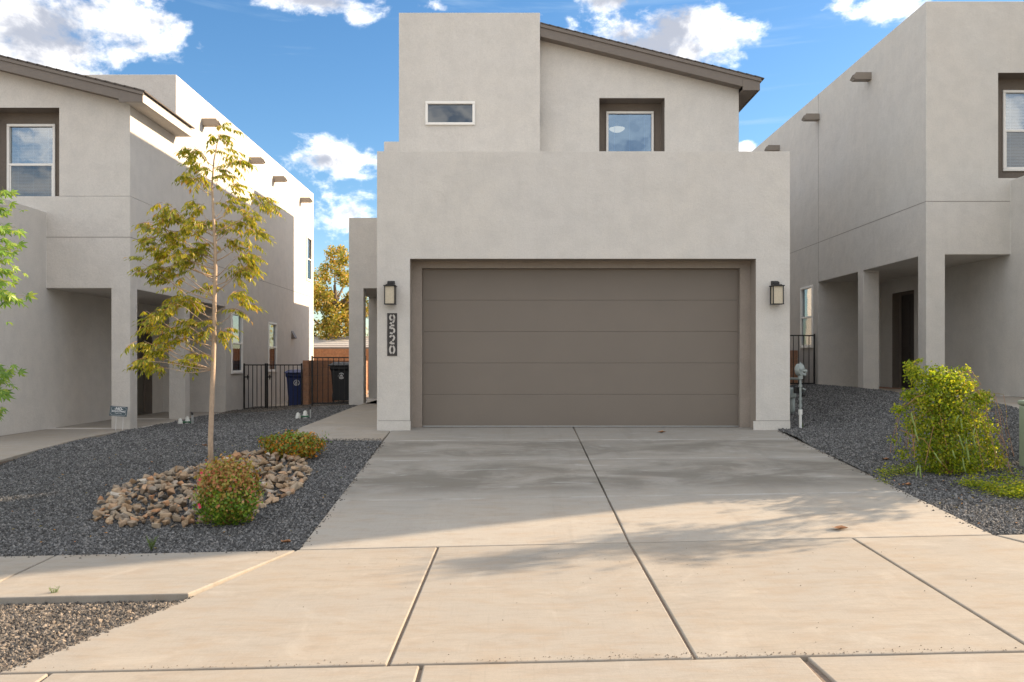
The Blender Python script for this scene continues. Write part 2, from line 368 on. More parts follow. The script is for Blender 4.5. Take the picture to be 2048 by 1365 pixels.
def voxel(name, ops, mats, parent, bevel=0.03, matfn=None, topfn=None):
    """ops: (+1|-1, x0,x1,y0,y1,z0,z1) boxes added or cut in turn; one watertight mesh, no coplanar overlaps"""
    xs = sorted({round(v, 4) for o in ops for v in o[1:3]}); ys = sorted({round(v, 4) for o in ops for v in o[3:5]}); zs = sorted({round(v, 4) for o in ops for v in o[5:7]})
    nx, ny, nz = len(xs) - 1, len(ys) - 1, len(zs) - 1
    full = {}
    for i in range(nx):
        cx = (xs[i] + xs[i + 1]) / 2
        for j in range(ny):
            cy = (ys[j] + ys[j + 1]) / 2
            for k in range(nz):
                cz = (zs[k] + zs[k + 1]) / 2; s = False
                for o in ops:
                    if o[1] < cx < o[2] and o[3] < cy < o[4] and o[5] < cz < o[6]: s = o[0] > 0
                if s: full[(i, j, k)] = 1
    vid = {}; vs = []; fs = []; mi = []
    def V(i, j, k):
        if (i, j, k) not in vid: vid[(i, j, k)] = len(vs); vs.append((xs[i], ys[j], zs[k]))
        return vid[(i, j, k)]
    for (i, j, k) in full:
        for d, q in (((1, 0, 0), [(1, 0, 0), (1, 1, 0), (1, 1, 1), (1, 0, 1)]), ((-1, 0, 0), [(0, 0, 0), (0, 0, 1), (0, 1, 1), (0, 1, 0)]),
                     ((0, 1, 0), [(0, 1, 0), (0, 1, 1), (1, 1, 1), (1, 1, 0)]), ((0, -1, 0), [(0, 0, 0), (1, 0, 0), (1, 0, 1), (0, 0, 1)]),
                     ((0, 0, 1), [(0, 0, 1), (1, 0, 1), (1, 1, 1), (0, 1, 1)]), ((0, 0, -1), [(0, 0, 0), (0, 1, 0), (1, 1, 0), (1, 0, 0)])):
            if (i + d[0], j + d[1], k + d[2]) in full: continue
            ids = [V(i + a, j + b, k + c) for a, b, c in q]
            fs.append(ids)
            c = [sum(vs[t][n] for t in ids) / 4 for n in range(3)]
            mi.append(matfn(c, d) if matfn else 0)
    if topfn: vs = [topfn(v) for v in vs]
    me = bpy.data.meshes.new(name); me.from_pydata(vs, [], fs)
    for m in (mats if isinstance(mats, (list, tuple)) else [mats]): me.materials.append(m)
    me.polygons.foreach_set('material_index', mi); me.update()
    return link(name, me, parent, bevel, 3)

# ------------------------------------------------------------------ levels of the ground
def lerp(a, b, t): return a + (b - a) * t
def sm(t): t = max(0, min(1, t)); return t * t * (3 - 2 * t)
YS = 7.23                                     # back edge of the pavement
def z_walk(x, y): return -0.504 + 0.0216 * (x - 1.16) - 0.02 * (YS - y)
def z_apron(x, y): return -0.504 + 0.0216 * (x - 1.16) - 0.0386 * (YS - y)
def z_drive(x, y): return -0.083 * (13.3 - y) + 0.0216 * (x - 1.16) * max(0, 1 - (y - YS) / 6.07)
def z_gravel(x, y):
    if y < YS: return z_walk(x, y) - 0.05
    t = max(0, min(1, (y - YS) / 5.8)); f = z_walk(x, YS) - 0.015
    if x < 1:
        b = lerp(-0.21, -0.03, sm((x + 6.6) / 3.4)); b += 0.03 * sm((y - 13) / 6)
    else:
        b = lerp(-0.01, 0.40, sm((x - 4.4) / 2.9)) + 0.06 * sm((y - 14) / 5)
    z = lerp(f, b, lerp(t, sm(t), 0.3))
    edge = min(1, t * 4)
    return z + edge * (0.030 * mnoise.noise(Vector((x * 1.1, y * 1.1, 3))) + 0.012 * mnoise.noise(Vector((x * 4, y * 4, 0))))

def hit(px, py, zf=z_gravel):
    """where the sight line through photo pixel (px,py) meets the ground"""
    y = 9.0
    for _ in range(60):
        x = (px - CX) * y / F
        y = lerp(y, (1 - zf(x, y)) * F / (py - CY), 0.5)
    x = (px - CX) * y / F
    return Vector((x, y, zf(x, y)))
def at(px, py, y): return Vector(((px - CX) * y / F, y, 1 + (CY - py) * y / F))

DRIVE = [(-1.72, YS), (4.05, YS), (4.05, 13.2), (-1.72, 13.2)]
MAINWALK = [(-3.15, 12.15), (-1.70, 12.15), (-1.70, 12.97), (-1.96, 12.99), (-1.96, 22.5), (-3.62, 22.5), (-3.62, 20.1), (-3.27, 19.68)]
def z_mw(x, y): return lerp(-0.095, 0.0, min(1, (y - 12.15) / 1.2)) + 0.05 * sm((y - 13.4) / 6)

def build_ground():
    xs = [-300, -80, -30, -15] + [-12 + .3 * i for i in range(84)] + [15, 30, 80, 300]
    ys = [-120, -40, -10, 0, 4.0] + [4.4 + .3 * i for i in range(64)] + [26, 30, 36, 60, 120, 400, 900]
    def z(x, y):
        if y < 4.2: return -0.95
        if y < 4.9: return -0.82
        if -1.9 < x < 4.2 and YS - .1 < y < 13.4: return z_drive(x, y) - 0.16
        if y <= YS + .1: return z_apron(x, y) - 0.2
        if -3.3 < x < -1.6 and 12 < y < 23: return -0.14
        if y > 24:
            return -0.2 if x < 1 else 0.2
        return z_gravel(max(-9, min(9, x)), y) - 0.05
    g = G(); nx = len(xs)
    vs = [(x, y, z(x, y)) for y in ys for x in xs]
    fs = [(j * nx + i, j * nx + i + 1, (j + 1) * nx + i + 1, (j + 1) * nx + i) for j in range(len(ys) - 1) for i in range(nx - 1)]
    g.add(vs, fs); o = g.obj('ground', DIRT, kind='structure')
    r = G(); r.box(-120, 120, -6.5, 4.08, -0.9, -0.735); r.obj('road', ASPH, kind='structure')
build_ground()

def slab(parent, poly, zf, mat, thick=0.13, bev=0.009, name='concrete_slab'):
    # subdivided edges carry a little wobble, as hand-tooled joints do
    g = G(); pts = []
    for i in range(len(poly)):
        a = Vector(poly[i]); b = Vector(poly[(i + 1) % len(poly)]); n = max(1, min(14, int((b - a).length / 0.22)))
        nrm = (b - a).normalized(); nrm = Vector((nrm.y, -nrm.x))
        for k in range(n):
            p = a.lerp(b, k / n)
            if k: p = p - nrm * abs(mnoise.noise(Vector((p.x * 7, p.y * 7, 1.7)))) * 0.006
            pts.append((p.x, p.y))
    g.prism(pts, zf, lambda x, y: zf(x, y) - thick)
    return g.obj(name, mat, parent, bev, 2)

def build_paving():
    g = G(); g.prism([(-1.70, YS + .02), (4.03, YS + .02), (4.03, 13.2), (-1.70, 13.2)], lambda x, y: z_drive(x, y) - 0.014, lambda x, y: z_drive(x, y) - 0.2)
    d = g.obj('driveway', JOINT, kind='structure')
    rows = [YS + .004, 8.84, 10.80, 12.17, 13.285]
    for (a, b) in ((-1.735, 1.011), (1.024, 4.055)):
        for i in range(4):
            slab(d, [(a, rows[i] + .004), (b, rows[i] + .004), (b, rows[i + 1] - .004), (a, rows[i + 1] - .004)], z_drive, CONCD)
    # apron that widens to the gutter
    g = G(); g.prism([(-2.6, 4.72), (4.7, 4.72), (4.3, 6.0), (4.02, YS - .02), (-1.72, YS - .02), (-2.15, 6.0)], lambda x, y: z_apron(x, y) - 0.014, lambda x, y: z_apron(x, y) - 0.2)
    ap = g.obj('driveway_apron', JOINT, kind='structure')
    y1 = YS - .006; y0 = 4.705
    slab(ap, [(-2.76, y0), (-.654, y0), (-.584, y1), (-1.745, y1), (-2.185, 6.0)], z_apron, CONC)
    slab(ap, [(-.636, y0), (1.012, y0), (1.009, y1), (-.568, y1)], z_apron, CONC)
    slab(ap, [(1.028, y0), (2.855, y0), (2.869, y1), (1.025, y1)], z_apron, CONC)
    slab(ap, [(2.870, y0), (5.0, y0), (4.47, 6.0), (4.05, y1), (2.884, y1)], z_apron, CONC)
    # pavement
    g = G(); g.prism([(-14, 6.03), (-2.25, 6.03), (-1.83, YS - .02), (-14, YS - .02)], lambda x, y: z_walk(x, y) - 0.012, lambda x, y: z_walk(x, y) - 0.2)
    sw = g.obj('pavement', JOINT, kind='structure')
    js = [-2.2, -3.76, -5.3, -6.85, -8.4, -9.95, -11.5]
    for i in range(len(js) - 1):
        if i == 0: slab(sw, [(js[1] + .012, 6.0), (-2.205, 6.0), (-1.765, y1), (js[1] + .012, y1)], z_walk, CONC)
        else: slab(sw, [(js[i + 1] + .006, 6.0), (js[i] - .006, 6.0), (js[i] - .006, y1), (js[i + 1] + .006, y1)], z_walk, CONC)
    g = G(); g.prism([(4.6, 6.03), (14, 6.03), (14, YS - .02), (4.2, YS - .02)], lambda x, y: z_walk(x, y) - 0.012, lambda x, y: z_walk(x, y) - 0.2)
    sw = g.obj('pavement', JOINT, kind='structure')
    slab(sw, [(4.49, 6.0), (5.6, 6.0), (5.6, y1), (4.07, y1)], z_walk, CONC)
    for i in range(5): slab(sw, [(5.62 + 1.55 * i, 6.0), (7.155 + 1.55 * i, 6.0), (7.155 + 1.55 * i, y1), (5.62 + 1.55 * i, y1)], z_walk, CONC)
    # gutter and kerb
    zg = lambda x, y: z_apron(x, 4.69) - 0.02 * (4.69 - y) - 0.002
    g = G(); g.prism([(-12, 4.1), (12, 4.1), (12, 4.66), (-12, 4.66)], lambda x, y: zg(x, y) - 0.016, lambda x, y: zg(x, y) - 0.25)
    gu = g.obj('gutter', JOINT, kind='structure')
    js = [-11, -8.5, -5.5, -2.47, -.465, 1.61, 3.7, 6.5, 9.5, 12]
    for i in range(len(js) - 1):
        w = 0.026 if i in (4,) else 0.009
        slab(gu, [(js[i] + .012 + (0.03 if i == 5 else 0), 4.1), (js[i + 1] - w, 4.1), (js[i + 1] - w, 4.69), (js[i] + .012, 4.69)], zg, CONC)
    # path to the porch of the house
    g = G(); g.prism([(p[0] * .995, p[1]) for p in MAINWALK], lambda x, y: z_mw(x, y) - 0.05, -0.3)
    mw = g.obj('porch_path', JOINT, kind='structure')
    slab(mw, [(-3.15, 12.15), (-1.75, 12.15), (-1.745, 12.97), (-1.96, 12.99), (-1.96, 13.4), (-3.17, 13.4)], z_mw, CONC, .18)
    slab(mw, [(-3.17, 13.41), (-1.96, 13.41), (-1.96, 16.2), (-3.22, 16.2)], z_mw, CONC, .18)
    slab(mw, [(-3.22, 16.21), (-1.96, 16.21), (-1.96, 19.66), (-3.27, 19.66)], z_mw, CONC, .18)
    slab(mw, [(-3.245, 19.67), (-1.96, 19.67), (-1.96, 22.49), (-3.245, 22.49)], z_mw, CONC, .18)
build_paving()

# ------------------------------------------------------------------ windows, canales, doors
def window(parent, loc, rz, w, h, panes='hung', blind=True, frame_w=0.045, glass=None, slat_tilt=35):
    """local X along the wall, Y into the house, Z up; origin at the lower left of the frame"""
    o = empty('window', loc, rz, parent)
    g = G(); f = frame_w
    g.box(0, w, -.02, .06, 0, f); g.box(0, w, -.02, .06, h - f, h); g.box(0, f, -.02, .06, f, h - f); g.box(w - f, w, -.02, .06, f, h - f)
    if panes == 'hung':
        g.box(f, w - f, -.012, .055, h / 2 - .022, h / 2 + .022)
        g.box(f, f + .025, -.005, .05, f, h / 2 - .022); g.box(w - f - .025, w - f, -.005, .05, f, h / 2 - .022); g.box(f + .025, w - f - .025, -.005, .05, f, f + .03)
    g.obj('frame', VINYL, o, 0.006, 2)
    zs = [(f, h - f)] if panes != 'hung' else [(f + .03, h / 2 - .022), (h / 2 + .022, h - f)]
    for i, (a, b) in enumerate(zs):
        g = G(); yy = 0.012 if (panes == 'hung' and i == 0) else 0.03
        g.add([(f, yy, a), (w - f, yy, a), (w - f, yy, b), (f, yy, b)], [(0, 1, 2, 3)])
        g.obj('pane', (glass or (GLASSD if (panes == 'hung' and i == 0) else GLASSU)), o)
    if blind:
        g = G(); n = int((h - 2 * f) / 0.026)
        for i in range(n):
            z = f + (i + .5) * (h - 2 * f) / n; t = R(slat_tilt); c = .0135 * math.cos(t); s = .0135 * math.sin(t)
            g.add([(f, .085 - c, z - s), (w - f, .085 - c, z - s), (w - f, .085 + c, z + s), (f, .085 + c, z + s)], [(0, 1, 2, 3)])
        for u in (.15, .5, .85): g.box(f + (w - 2 * f) * u - .002, f + (w - 2 * f) * u + .002, .062, .066, f, h - f)
        g.obj('blind', BLIND, o, kind='stuff')
    return o

def canale(parent, x, s, y, z):
    """roof drain spout through a wall whose outer side faces s along X"""
    o = []
    L = 0.37; g = G()
    prof = [(0, 0), (L - .05, 0), (L, .035), (L - .06, .14), (0, .14)]
    for (ya, yb) in ((y - .09, y - .07), (y + .07, y + .09)):
        vs = [(x + s * u, ya, z + v) for u, v in prof] + [(x + s * u, yb, z + v) for u, v in prof]; n = 5
        g.add(vs, [tuple(range(n)), tuple(range(2 * n - 1, n - 1, -1))] + [(i, i + n, (i + 1) % n + n, (i + 1) % n) for i in range(n)])
    g.box(min(x, x + s * (L - .03)), max(x, x + s * (L - .03)), y - .07, y + .07, z + .0, z + .02)
    g.box(min(x, x + s * (L - .07)), max(x, x + s * (L - .07)), y - .07, y + .07, z + .12, z + .139)
    g.obj('canale', CANM, parent)

def door(parent, loc, rz, w, h, mat):
    o = empty('entry_door', loc, rz, parent)
    g = G(); g.box(0, w, 0, .05, 0, h); g.obj('door_leaf', mat, o, .004)
    for (a, b) in ((.12, .82), (.95, h - .15)):
        for (c, d) in ((.12, w / 2 - .05), (w / 2 + .05, w - .12)):
            g = G(); g.box(c, d, -.012, .0, a, b); g.obj('door_panel', mat, o, .01)
    g = G(); g.tube([(w - .07, -.03, 1.0), (w - .07, -.07, 1.03), (w - .07, -.07, 1.2), (w - .07, -.03, 1.25)], .010); g.tube([(w - .07, -.01, 1.36), (w - .07, -.04, 1.36)], .03, 12)
    g.box(w - .09, w - .05, -.02, 0, .95, 1.3); g.obj('handle', BRASS, o)
    return o

# ------------------------------------------------------------------ the middle house
FY = 13.0; DY = 13.4
def main_house():
    h = empty('house', (0, 0, 0), label='grey stucco two-storey house with wide taupe garage door, in the middle of the picture', cat='house')
    xL, xR = -1.948, 4.24
    ops = [(1, xL, xR, FY, 30.0, -.5, 4.154), (-1, xL + .24, xR - .24, FY + .24, 29.7, 3.75, 5),
           (1, -1.94, .592, 15.57, 28.0, -.5, 7.264), (-1, -1.75, .40, 15.8, 27.8, 6.9, 8),
           (1, -3.59, xL, 19.7, 30.0, -.5, 4.27), (-1, -3.4, xL, 19.95, 23.6, 3.85, 5),
           (-1, -3.26, xL - .004, 19.7, 22.5, 0.05, 2.67), (-1, -3.59, -3.26, 20.02, 22.5, 0.05, 2.67),
           (1, -3.375, -1.94, 23.8, 28.0, 4.0, 7.04),
           (-1, -1.453, 3.730, FY, 13.30, -.5, 2.543), (-1, -1.305, 3.575, 13.30, 13.75, -.5, 2.436),
           (-1, -1.42, -.62, 15.57, 17.2, 5.29, 5.63)]
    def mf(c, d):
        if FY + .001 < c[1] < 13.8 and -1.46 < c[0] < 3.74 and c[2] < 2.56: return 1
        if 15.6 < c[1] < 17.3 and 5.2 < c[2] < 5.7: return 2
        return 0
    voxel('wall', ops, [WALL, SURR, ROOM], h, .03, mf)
    # gabled bay, its top follows the pitch
    zt = lambda x: 7.03 - 0.248 * (x - .595)
    x0, x1 = .596, 4.238
    ops = [(1, x0, x1, 15.85, 28.0, 3.76, 6.5), (-1, 1.690, 2.878, 15.85, 16.2, 4.22, 5.814), (-1, 1.87, 2.715, 16.2, 18.6, 4.32, 5.65), (-1, 1.4, 3.4, 16.6, 18.6, 4.3, 5.85)]
    def mf(c, d):
        if 15.86 < c[1] <= 16.21 and 1.68 < c[0] < 2.89 and 4.2 < c[2] < 5.82: return 1
        if 16.21 < c[1] < 18.7 and 1.3 < c[0] < 3.5 and 4.2 < c[2] < 5.9: return 2
        return 0
    voxel('gable_wall', ops, [WALL, TAUPE, ROOM], h, .02, mf, lambda v: (v[0], v[1], zt(v[0])) if v[2] > 6.4 else v)
    # roof: shingles in courses over fascia and soffit
    r = empty('roof', parent=h)
    top = lambda x: 7.08 - .248 * (x - .593)
    g = G(); xa, xb, ya, yb = .597, 4.55, 15.60, 28.3
    n = 26
    for i in range(n):
        a = lerp(xa, 4.60, i / n); b = lerp(xa, 4.60, (i + 1) / n) + .02
        g.add([(a, ya - .03, top(a) + .022), (b, ya - .03, top(b) + .014), (b, yb, top(b) + .014), (a, yb, top(a) + .022),
               (a, ya - .03, top(a)), (b, ya - .03, top(b) - .002), (b, yb, top(b) - .002), (a, yb, top(a))],
              [(0, 1, 2, 3), (4, 7, 6, 5), (0, 4, 5, 1), (1, 5, 6, 2), (2, 6, 7, 3), (3, 7, 4, 0)])
    g.obj('shingles', SHING, r, kind='stuff')
    g = G()
    def slope_board(za, zb, y0, y1, xs, xe, m=0):
        g.add([(xs, y0, top(xs) - zb), (xe, y0, top(xe) - zb), (xe, y0, top(xe) - za), (xs, y0, top(xs) - za),
               (xs, y1, top(xs) - zb), (xe, y1, top(xe) - zb), (xe, y1, top(xe) - za), (xs, y1, top(xs) - za)],
              [(0, 1, 2, 3), (5, 4, 7, 6), (4, 0, 3, 7), (1, 5, 6, 2), (3, 2, 6, 7), (4, 5, 1, 0)], m)
    slope_board(.003, .062, ya - .022, ya + .02, xa, 4.57); slope_board(.062, .225, ya, ya + .02, xa, 4.239)
    g.obj('fascia', TRIM, r, .003, 1)
    g = G(); zb = 5.885
    g.add([(4.24, ya, zb), (xb, ya, zb), (xb, ya, top(xb) - .064), (4.24, ya, top(4.24) - .064), (4.24, ya + .02, zb), (xb, ya + .02, zb), (xb, ya + .02, top(xb) - .064), (4.24, ya + .02, top(4.24) - .064)],
          [(0, 1, 2, 3), (5, 4, 7, 6), (4, 0, 3, 7), (1, 5, 6, 2), (4, 5, 1, 0)])
    g.obj('eave_end', TRIM, r)
    g = G(); g.box(4.53, 4.55, ya + .022, yb, zb, 6.06); g.obj('eave_board', TRIM, r)
    g = G(); g.box(4.244, 4.528, ya + .024, yb, zb + .012, zb + .03); g.obj('soffit', SOFFIT, r)
    g = G(); slope_board(.19, .205, ya + .022, 15.846, xa, 4.24); g.obj('rake_soffit', SOFFIT, r)
    window(h, (-1.463, 15.555, 5.245), 0, .889, .422, 'one', False, .045, GLASSD)
    window(h, (1.849, 16.185, 4.25), 0, .887, 1.42, 'one', True, .042, GLASSG, 12)
    # garage door: five leaves, weather strip
    gd = empty('garage_door', (0, 0, 0), 0, h)
    zs = [0.012 + i * (2.424 / 5) for i in range(6)]
    for i in range(5):
        g = G(); g.box(-1.303, 3.573, DY, DY + .05, zs[i] + .001, zs[i + 1] - .001); g.obj('door_panel', DOORM, gd, .003, 2)
    g = G(); g.box(-1.303, 3.573, DY + .052, DY + .07, 0, 2.43); g.obj('door_backing', JOINT, gd)
    g = G(); g.box(-1.303, 3.573, DY - .008, DY - .001, -.004, .014); g.obj('weather_strip', GALV, gd)
    # stucco screed at the foot of the wall
    for (xa_, xb_) in ((-1.949, -1.445), (3.69, 4.243)):
        g = G(); g.box(xa_, xb_, FY - .006, FY - .001, -.1, .112); g.obj('base_screed', WALL, h)
        g = G(); g.box(max(xa_, -1.93), min(xb_, 4.235), FY - .004, FY - .0005, .113, .119); g.obj('screed_joint', JLINE, h)
    # lamp in the upstairs room
    L = empty('ceiling_lamp', at(1234, 258, 17.1), label='lit bowl-shaped ceiling lamp behind the blind of the upstairs gable window', cat='lamp')
    g = G(); n = 16; rings = [(0.0, -.07), (.07, -.062), (.13, -.03), (.155, .0), (.15, .01)]
    vs = []; fs = []
    for (rr, zz) in rings:
        for k in range(n): vs.append((max(rr, .001) * math.cos(2 * math.pi * k / n), max(rr, .001) * math.sin(2 * math.pi * k / n), zz))
    for i in range(len(rings) - 1):
        for k in range(n): fs.append((i * n + k, i * n + (k + 1) % n, (i + 1) * n + (k + 1) % n, (i + 1) * n + k))
    g.add(vs, fs); g.obj('lamp_bowl', LAMPE, L, smooth=True)
    g = G(); g.tube([(0, 0, .05), (0, 0, .12)], .03); g.tube([(0, 0, .0), (0, 0, .05)], .008); g.obj('lamp_stem', BRASS, L)
    return h
main_house()

# ------------------------------------------------------------------ the houses on either side
def side_house(s, X0, D, Y0, label):
    """s=-1: left house, s=+1: right house. X = X0 + s*u, u growing into the house"""
    wallm = WALL_L if s < 0 else WALL_R
    h = empty('house', (0, 0, 0), label=label, cat='house')
    def op(k, u0, u1, y0, y1, z0, z1):
        a, b = X0 + s * u0, X0 + s * u1
        return (k, min(a, b), max(a, b), y0, y1, z0, z1)
    zs = -0.18 + D if s < 0 else 0.40
    top = 6.73 + D; ug = 1.47
    hd = 2.288 + D + (0.03 if s > 0 else 0)
    WD = 6.19; YG = 12.9 if s < 0 else 12.60
    ops = [op(1, 0, WD, Y0, 29.6, -.6, (3.9 if s < 0 else top))]
    if s < 0:
        ops += [op(1, 0, WD, 17.3, 29.6, 3, top), op(-1, .25, WD - .25, 17.55, 29.3, top - .35, top + 1)]
    else:
        ops += [op(-1, .25, WD - .25, Y0 + .25, 29.3, top - .35, top + 1)]
    gp = 3.62 + D - (.01 if s > 0 else 0)
    ops += [op(1, ug, WD, YG, Y0, -.6, gp), op(-1, ug + .24, WD - .24, YG + .24, Y0, gp - .35, gp + .01)]
    if s > 0: ops += [op(1, 3.9, WD, YG, Y0, gp - .4, top + 1.75)]  # tall block added out of view, shaped to cast the long ground shadow
    ops += [op(-1, 0, ug, Y0, 20.35, zs, hd), op(1, 0, .33, Y0, Y0 + .30, zs, hd), op(1, 0, .33, 17.78, 18.05, zs, hd),
            op(-1, ug, ug + .17, 18.7, 19.75, zs, zs + 2.15), op(-1, ug + .17, ug + .4, 18.74, 19.71, zs, zs + 2.1)]
    wins = [(20.75, 21.6, .71, 2.18), (23.96, 24.8, .71, 2.10)] if s < 0 else [(20.68, 21.52, 1.33, 2.83)]
    for (ya, yb, za, zb) in wins: ops += [op(-1, 0, .35, ya + .04, yb - .04, za + .04, zb - .04)]
    if s < 0: ops += [op(-1, 0, .35, 28.6, 29.2, 3.72, 5.1)]
    # front window recess
    if s < 0: rec = (1.24, 2.62, 3.635, 5.456, .34)
    else:
        rec = (1.26, 2.04, 4.20, 6.03, .34); ops += [op(-1, 1.26, 2.75, Y0, Y0 + .34, 4.20, 6.03), op(-1, 1.56, 2.40, Y0 + .34, Y0 + .8, 4.43, 5.79)]
    def mf(c, d):
        u = (c[0] - X0) * s
        if s > 0 and 1.2 < u < 2.8 and c[1] > Y0 + .001 and c[1] < Y0 + .342 and 4.1 < c[2] < 6.1: return 1
        if s > 0 and 1.2 < u < 2.8 and Y0 + .342 < c[1] < Y0 + .9 and 4.1 < c[2] < 6.1: return 2
        if 0.001 < u < .4 and c[1] > 20.6 and d[0] * s != -1: return 2
        if c[1] > 20.6 and .3 < u < .4: return 2
        if u > ug + .002 and 18.6 < c[1] < 19.8 and c[2] < 3: return 1
        return 0
    voxel('wall', ops, [wallm, TAUPE, ROOM], h, .03, mf)
    if s < 0:
        # gabled front bay
        tp = lambda x: 5.65 - .245 * (x + 6.27)
        a, b = X0 - WD, X0
        ops = [(1, a, b, Y0, 17.297, 3.903, 5.5), (-1, X0 - rec[1], X0 - rec[0], Y0, Y0 + .34, 3.903, 5.45), (-1, X0 - 2.30, X0 - 1.52, Y0 + .34, Y0 + .8, 3.903, 5.2)]
        def mf2(c, d):
            if Y0 + .001 < c[1] <= Y0 + .341 and c[0] > -9.3 and c[0] < -7.8 and c[2] < 5.48: return 1
            if Y0 + .341 < c[1] < Y0 + .9 and -9.0 < c[0] < -8.0 and c[2] < 5.3: return 2
            return 0
        # the bay stands exactly on the lower wall and carries on its face
        voxel('gable_wall', ops, [wallm, TAUPE, ROOM], h, 0, mf2, lambda v: (v[0], v[1], tp(v[0]) - .03) if v[2] > 5.48 else v)
        g = G(); Yf = 14.92
        r = empty('roof', parent=h)
        n = 40
        for i in range(n):
            xa = lerp(-6.22, -12.9, i / n); xb = lerp(-6.22, -12.9, (i + 1) / n) - .02
            g.add([(xa, Yf - .03, tp(xa) + .022), (xb, Yf - .03, tp(xb) + .03), (xb, 17.29, tp(xb) + .03), (xa, 17.29, tp(xa) + .022),
                   (xa, Yf - .03, tp(xa) - .002), (xb, Yf - .03, tp(xb)), (xb, 17.29, tp(xb)), (xa, 17.29, tp(xa) - .002)],
                  [(3, 2, 1, 0), (5, 6, 7, 4), (1, 5, 4, 0), (2, 6, 5, 1), (3, 7, 6, 2), (0, 4, 7, 3)])
        g.obj('shingles', SHING, r, kind='stuff')
        g = G()
        def sb(za, zb, y0, y1, xs, xe):
            g.add([(xs, y0, tp(xs) - zb), (xe, y0, tp(xe) - zb), (xe, y0, tp(xe) - za), (xs, y0, tp(xs) - za), (xs, y1, tp(xs) - zb), (xe, y1, tp(xe) - zb), (xe, y1, tp(xe) - za), (xs, y1, tp(xs) - za)],
                  [(0, 1, 2, 3), (5, 4, 7, 6), (4, 0, 3, 7), (1, 5, 6, 2), (3, 2, 6, 7), (4, 5, 1, 0)])
        sb(.004, .06, Yf - .022, Yf + .02, -12.85, -6.25); sb(.06, .225, Yf, Yf + .02, -12.85, -6.681)
        g.obj('fascia', TRIM, r, .003, 1)
        g = G(); sb(.18, .20, Yf + .022, Y0 - .003, -12.8, -6.604); g.obj('rake_soffit', SOFFIT, r)
        g = G(); zb = 5.47
        g.add([(-6.68, Yf, zb), (-6.27, Yf, zb), (-6.27, Yf, tp(-6.27) - .062), (-6.68, Yf, tp(-6.68) - .062), (-6.68, Yf + .02, zb), (-6.27, Yf + .02, zb), (-6.27, Yf + .02, tp(-6.27) - .062), (-6.68, Yf + .02, tp(-6.68) - .062)],
              [(0, 1, 2, 3), (5, 4, 7, 6), (4, 0, 3, 7), (1, 5, 6, 2), (4, 5, 1, 0)])
        g.obj('eave_end', TRIM, r)
        g = G(); g.box(-6.29, -6.27, Yf + .022, 17.29, zb, 5.63); g.obj('eave_board', WALL_L, r)
        g = G(); g.box(-6.596, -6.292, Yf + .024, 17.29, zb + .012, zb + .03); g.obj('soffit', WALL_L, r)
        window(h, (-8.94, Y0 + .325, 3.80), 0, .864, 1.45, 'hung')
        for (ya, yb, za, zb2) in wins: window(h, (X0 + .01, ya, za), R(90), yb - ya, zb2 - za, 'hung', True, .05)
        window(h, (X0 + .01, 28.55, 3.68), R(90), .7, 1.46, 'hung', False)
        for (y, z) in ((18.83, 6.12), (22.3, 6.10), (24.55, 6.10), (27.75, 6.10)): canale(h, X0, 1, y, z)
        door(h, (X0 - ug - .19, 18.74, zs), R(90), .97, 2.1, OLDOOR)
        g = G(); g.box(X0 - ug, X0 - .001, Y0 - .0025, Y0 - .0005, 3.178, 3.186); g.box(X0 + .0005, X0 + .0025, Y0, 29.6, 3.178, 3.186); g.obj('control_joint', JLINE, h)
        g = G()    # dryer vent hood
        v = [(X0, 26.55, 1.95), (X0, 26.8, 1.95), (X0 + .12, 26.8, 1.72), (X0 + .12, 26.55, 1.72), (X0, 26.55, 1.70), (X0, 26.8, 1.70)]
        g.add(v, [(0, 1, 2, 3), (0, 3, 4), (1, 5, 2), (3, 2, 5, 4)]); g.obj('vent_hood', TRIM, h)
    else:
        window(h, (X0 + 1.52, Y0 + .325, 4.39), 0, .92, 1.44, 'hung')
        for (ya, yb, za, zb2) in wins: window(h, (X0 - .01, yb, za), R(-90), yb - ya, zb2 - za, 'hung', True, .05)
        for (y, z) in ((17.46, 6.66), (20.35, 6.66), (23.3, 6.66), (26.3, 6.66)): canale(h, X0, -1, y, z)
        door(h, (X0 + ug + .19, 19.71, zs), R(-90), .97, 2.1, DKDOOR)
        g = G(); g.box(X0, X0 + ug, Y0 - .0025, Y0 - .0005, 3.79, 3.798); g.box(X0 - .0025, X0 - .0005, Y0, 29.6, 3.79, 3.798)
        g.box(X0 - .0025, X0 - .0005, 20.33, 20.337, hd, top); g.obj('control_joint', JLINE, h)
        g = G(); g.box(X0 + .55, X0 + 1.35, 18.75, 19.7, zs + .004, zs + .02); tag(g.obj('door_mat', RUSTC), 'rust brown door mat on the porch of the right-hand house', 'door mat')
    # porch floor and path alongside the garage
    zz = lambda x, y: zs + .002
    p = G(); a, b = sorted((X0 + s * .34, X0 + s * (ug - .003)))
    e = X0 - s * .02
    base = G(); base.box(min(e, X0 + s * ug), max(e, X0 + s * ug), 7.4, 20.3, -.6, zs - .12); pp = base.obj('porch_path', JOINT, kind='structure')
    k = (Y0 - 7.3) / 3
    zramp = lambda x, y: zs + .002 - (max(0, 13.6 - y) / 6.4) ** 1.3 * (.36 if s < 0 else .75)
    xa, xb = sorted((X0 + s * (-.02 if s < 0 else .0), X0 + s * (ug - .004)))
    slab(pp, [(xa, 10.6), (xb, 10.6), (xb, Y0 - .004), (xa, Y0 - .004)], zramp, CONC, .16)
    slab(pp, [(xa, 7.3), (xb, 7.3), (xb, 10.59), (xa, 10.59)], zramp, CONC, .16)
    xa, xb = sorted((X0 + s * .003, X0 + s * (ug - .004)))
    slab(pp, [(xa, Y0 + .302), (xb, Y0 + .302), (xb, 17.77), (xa, 17.77)], lambda x, y: zs + .006, CONC, .03)
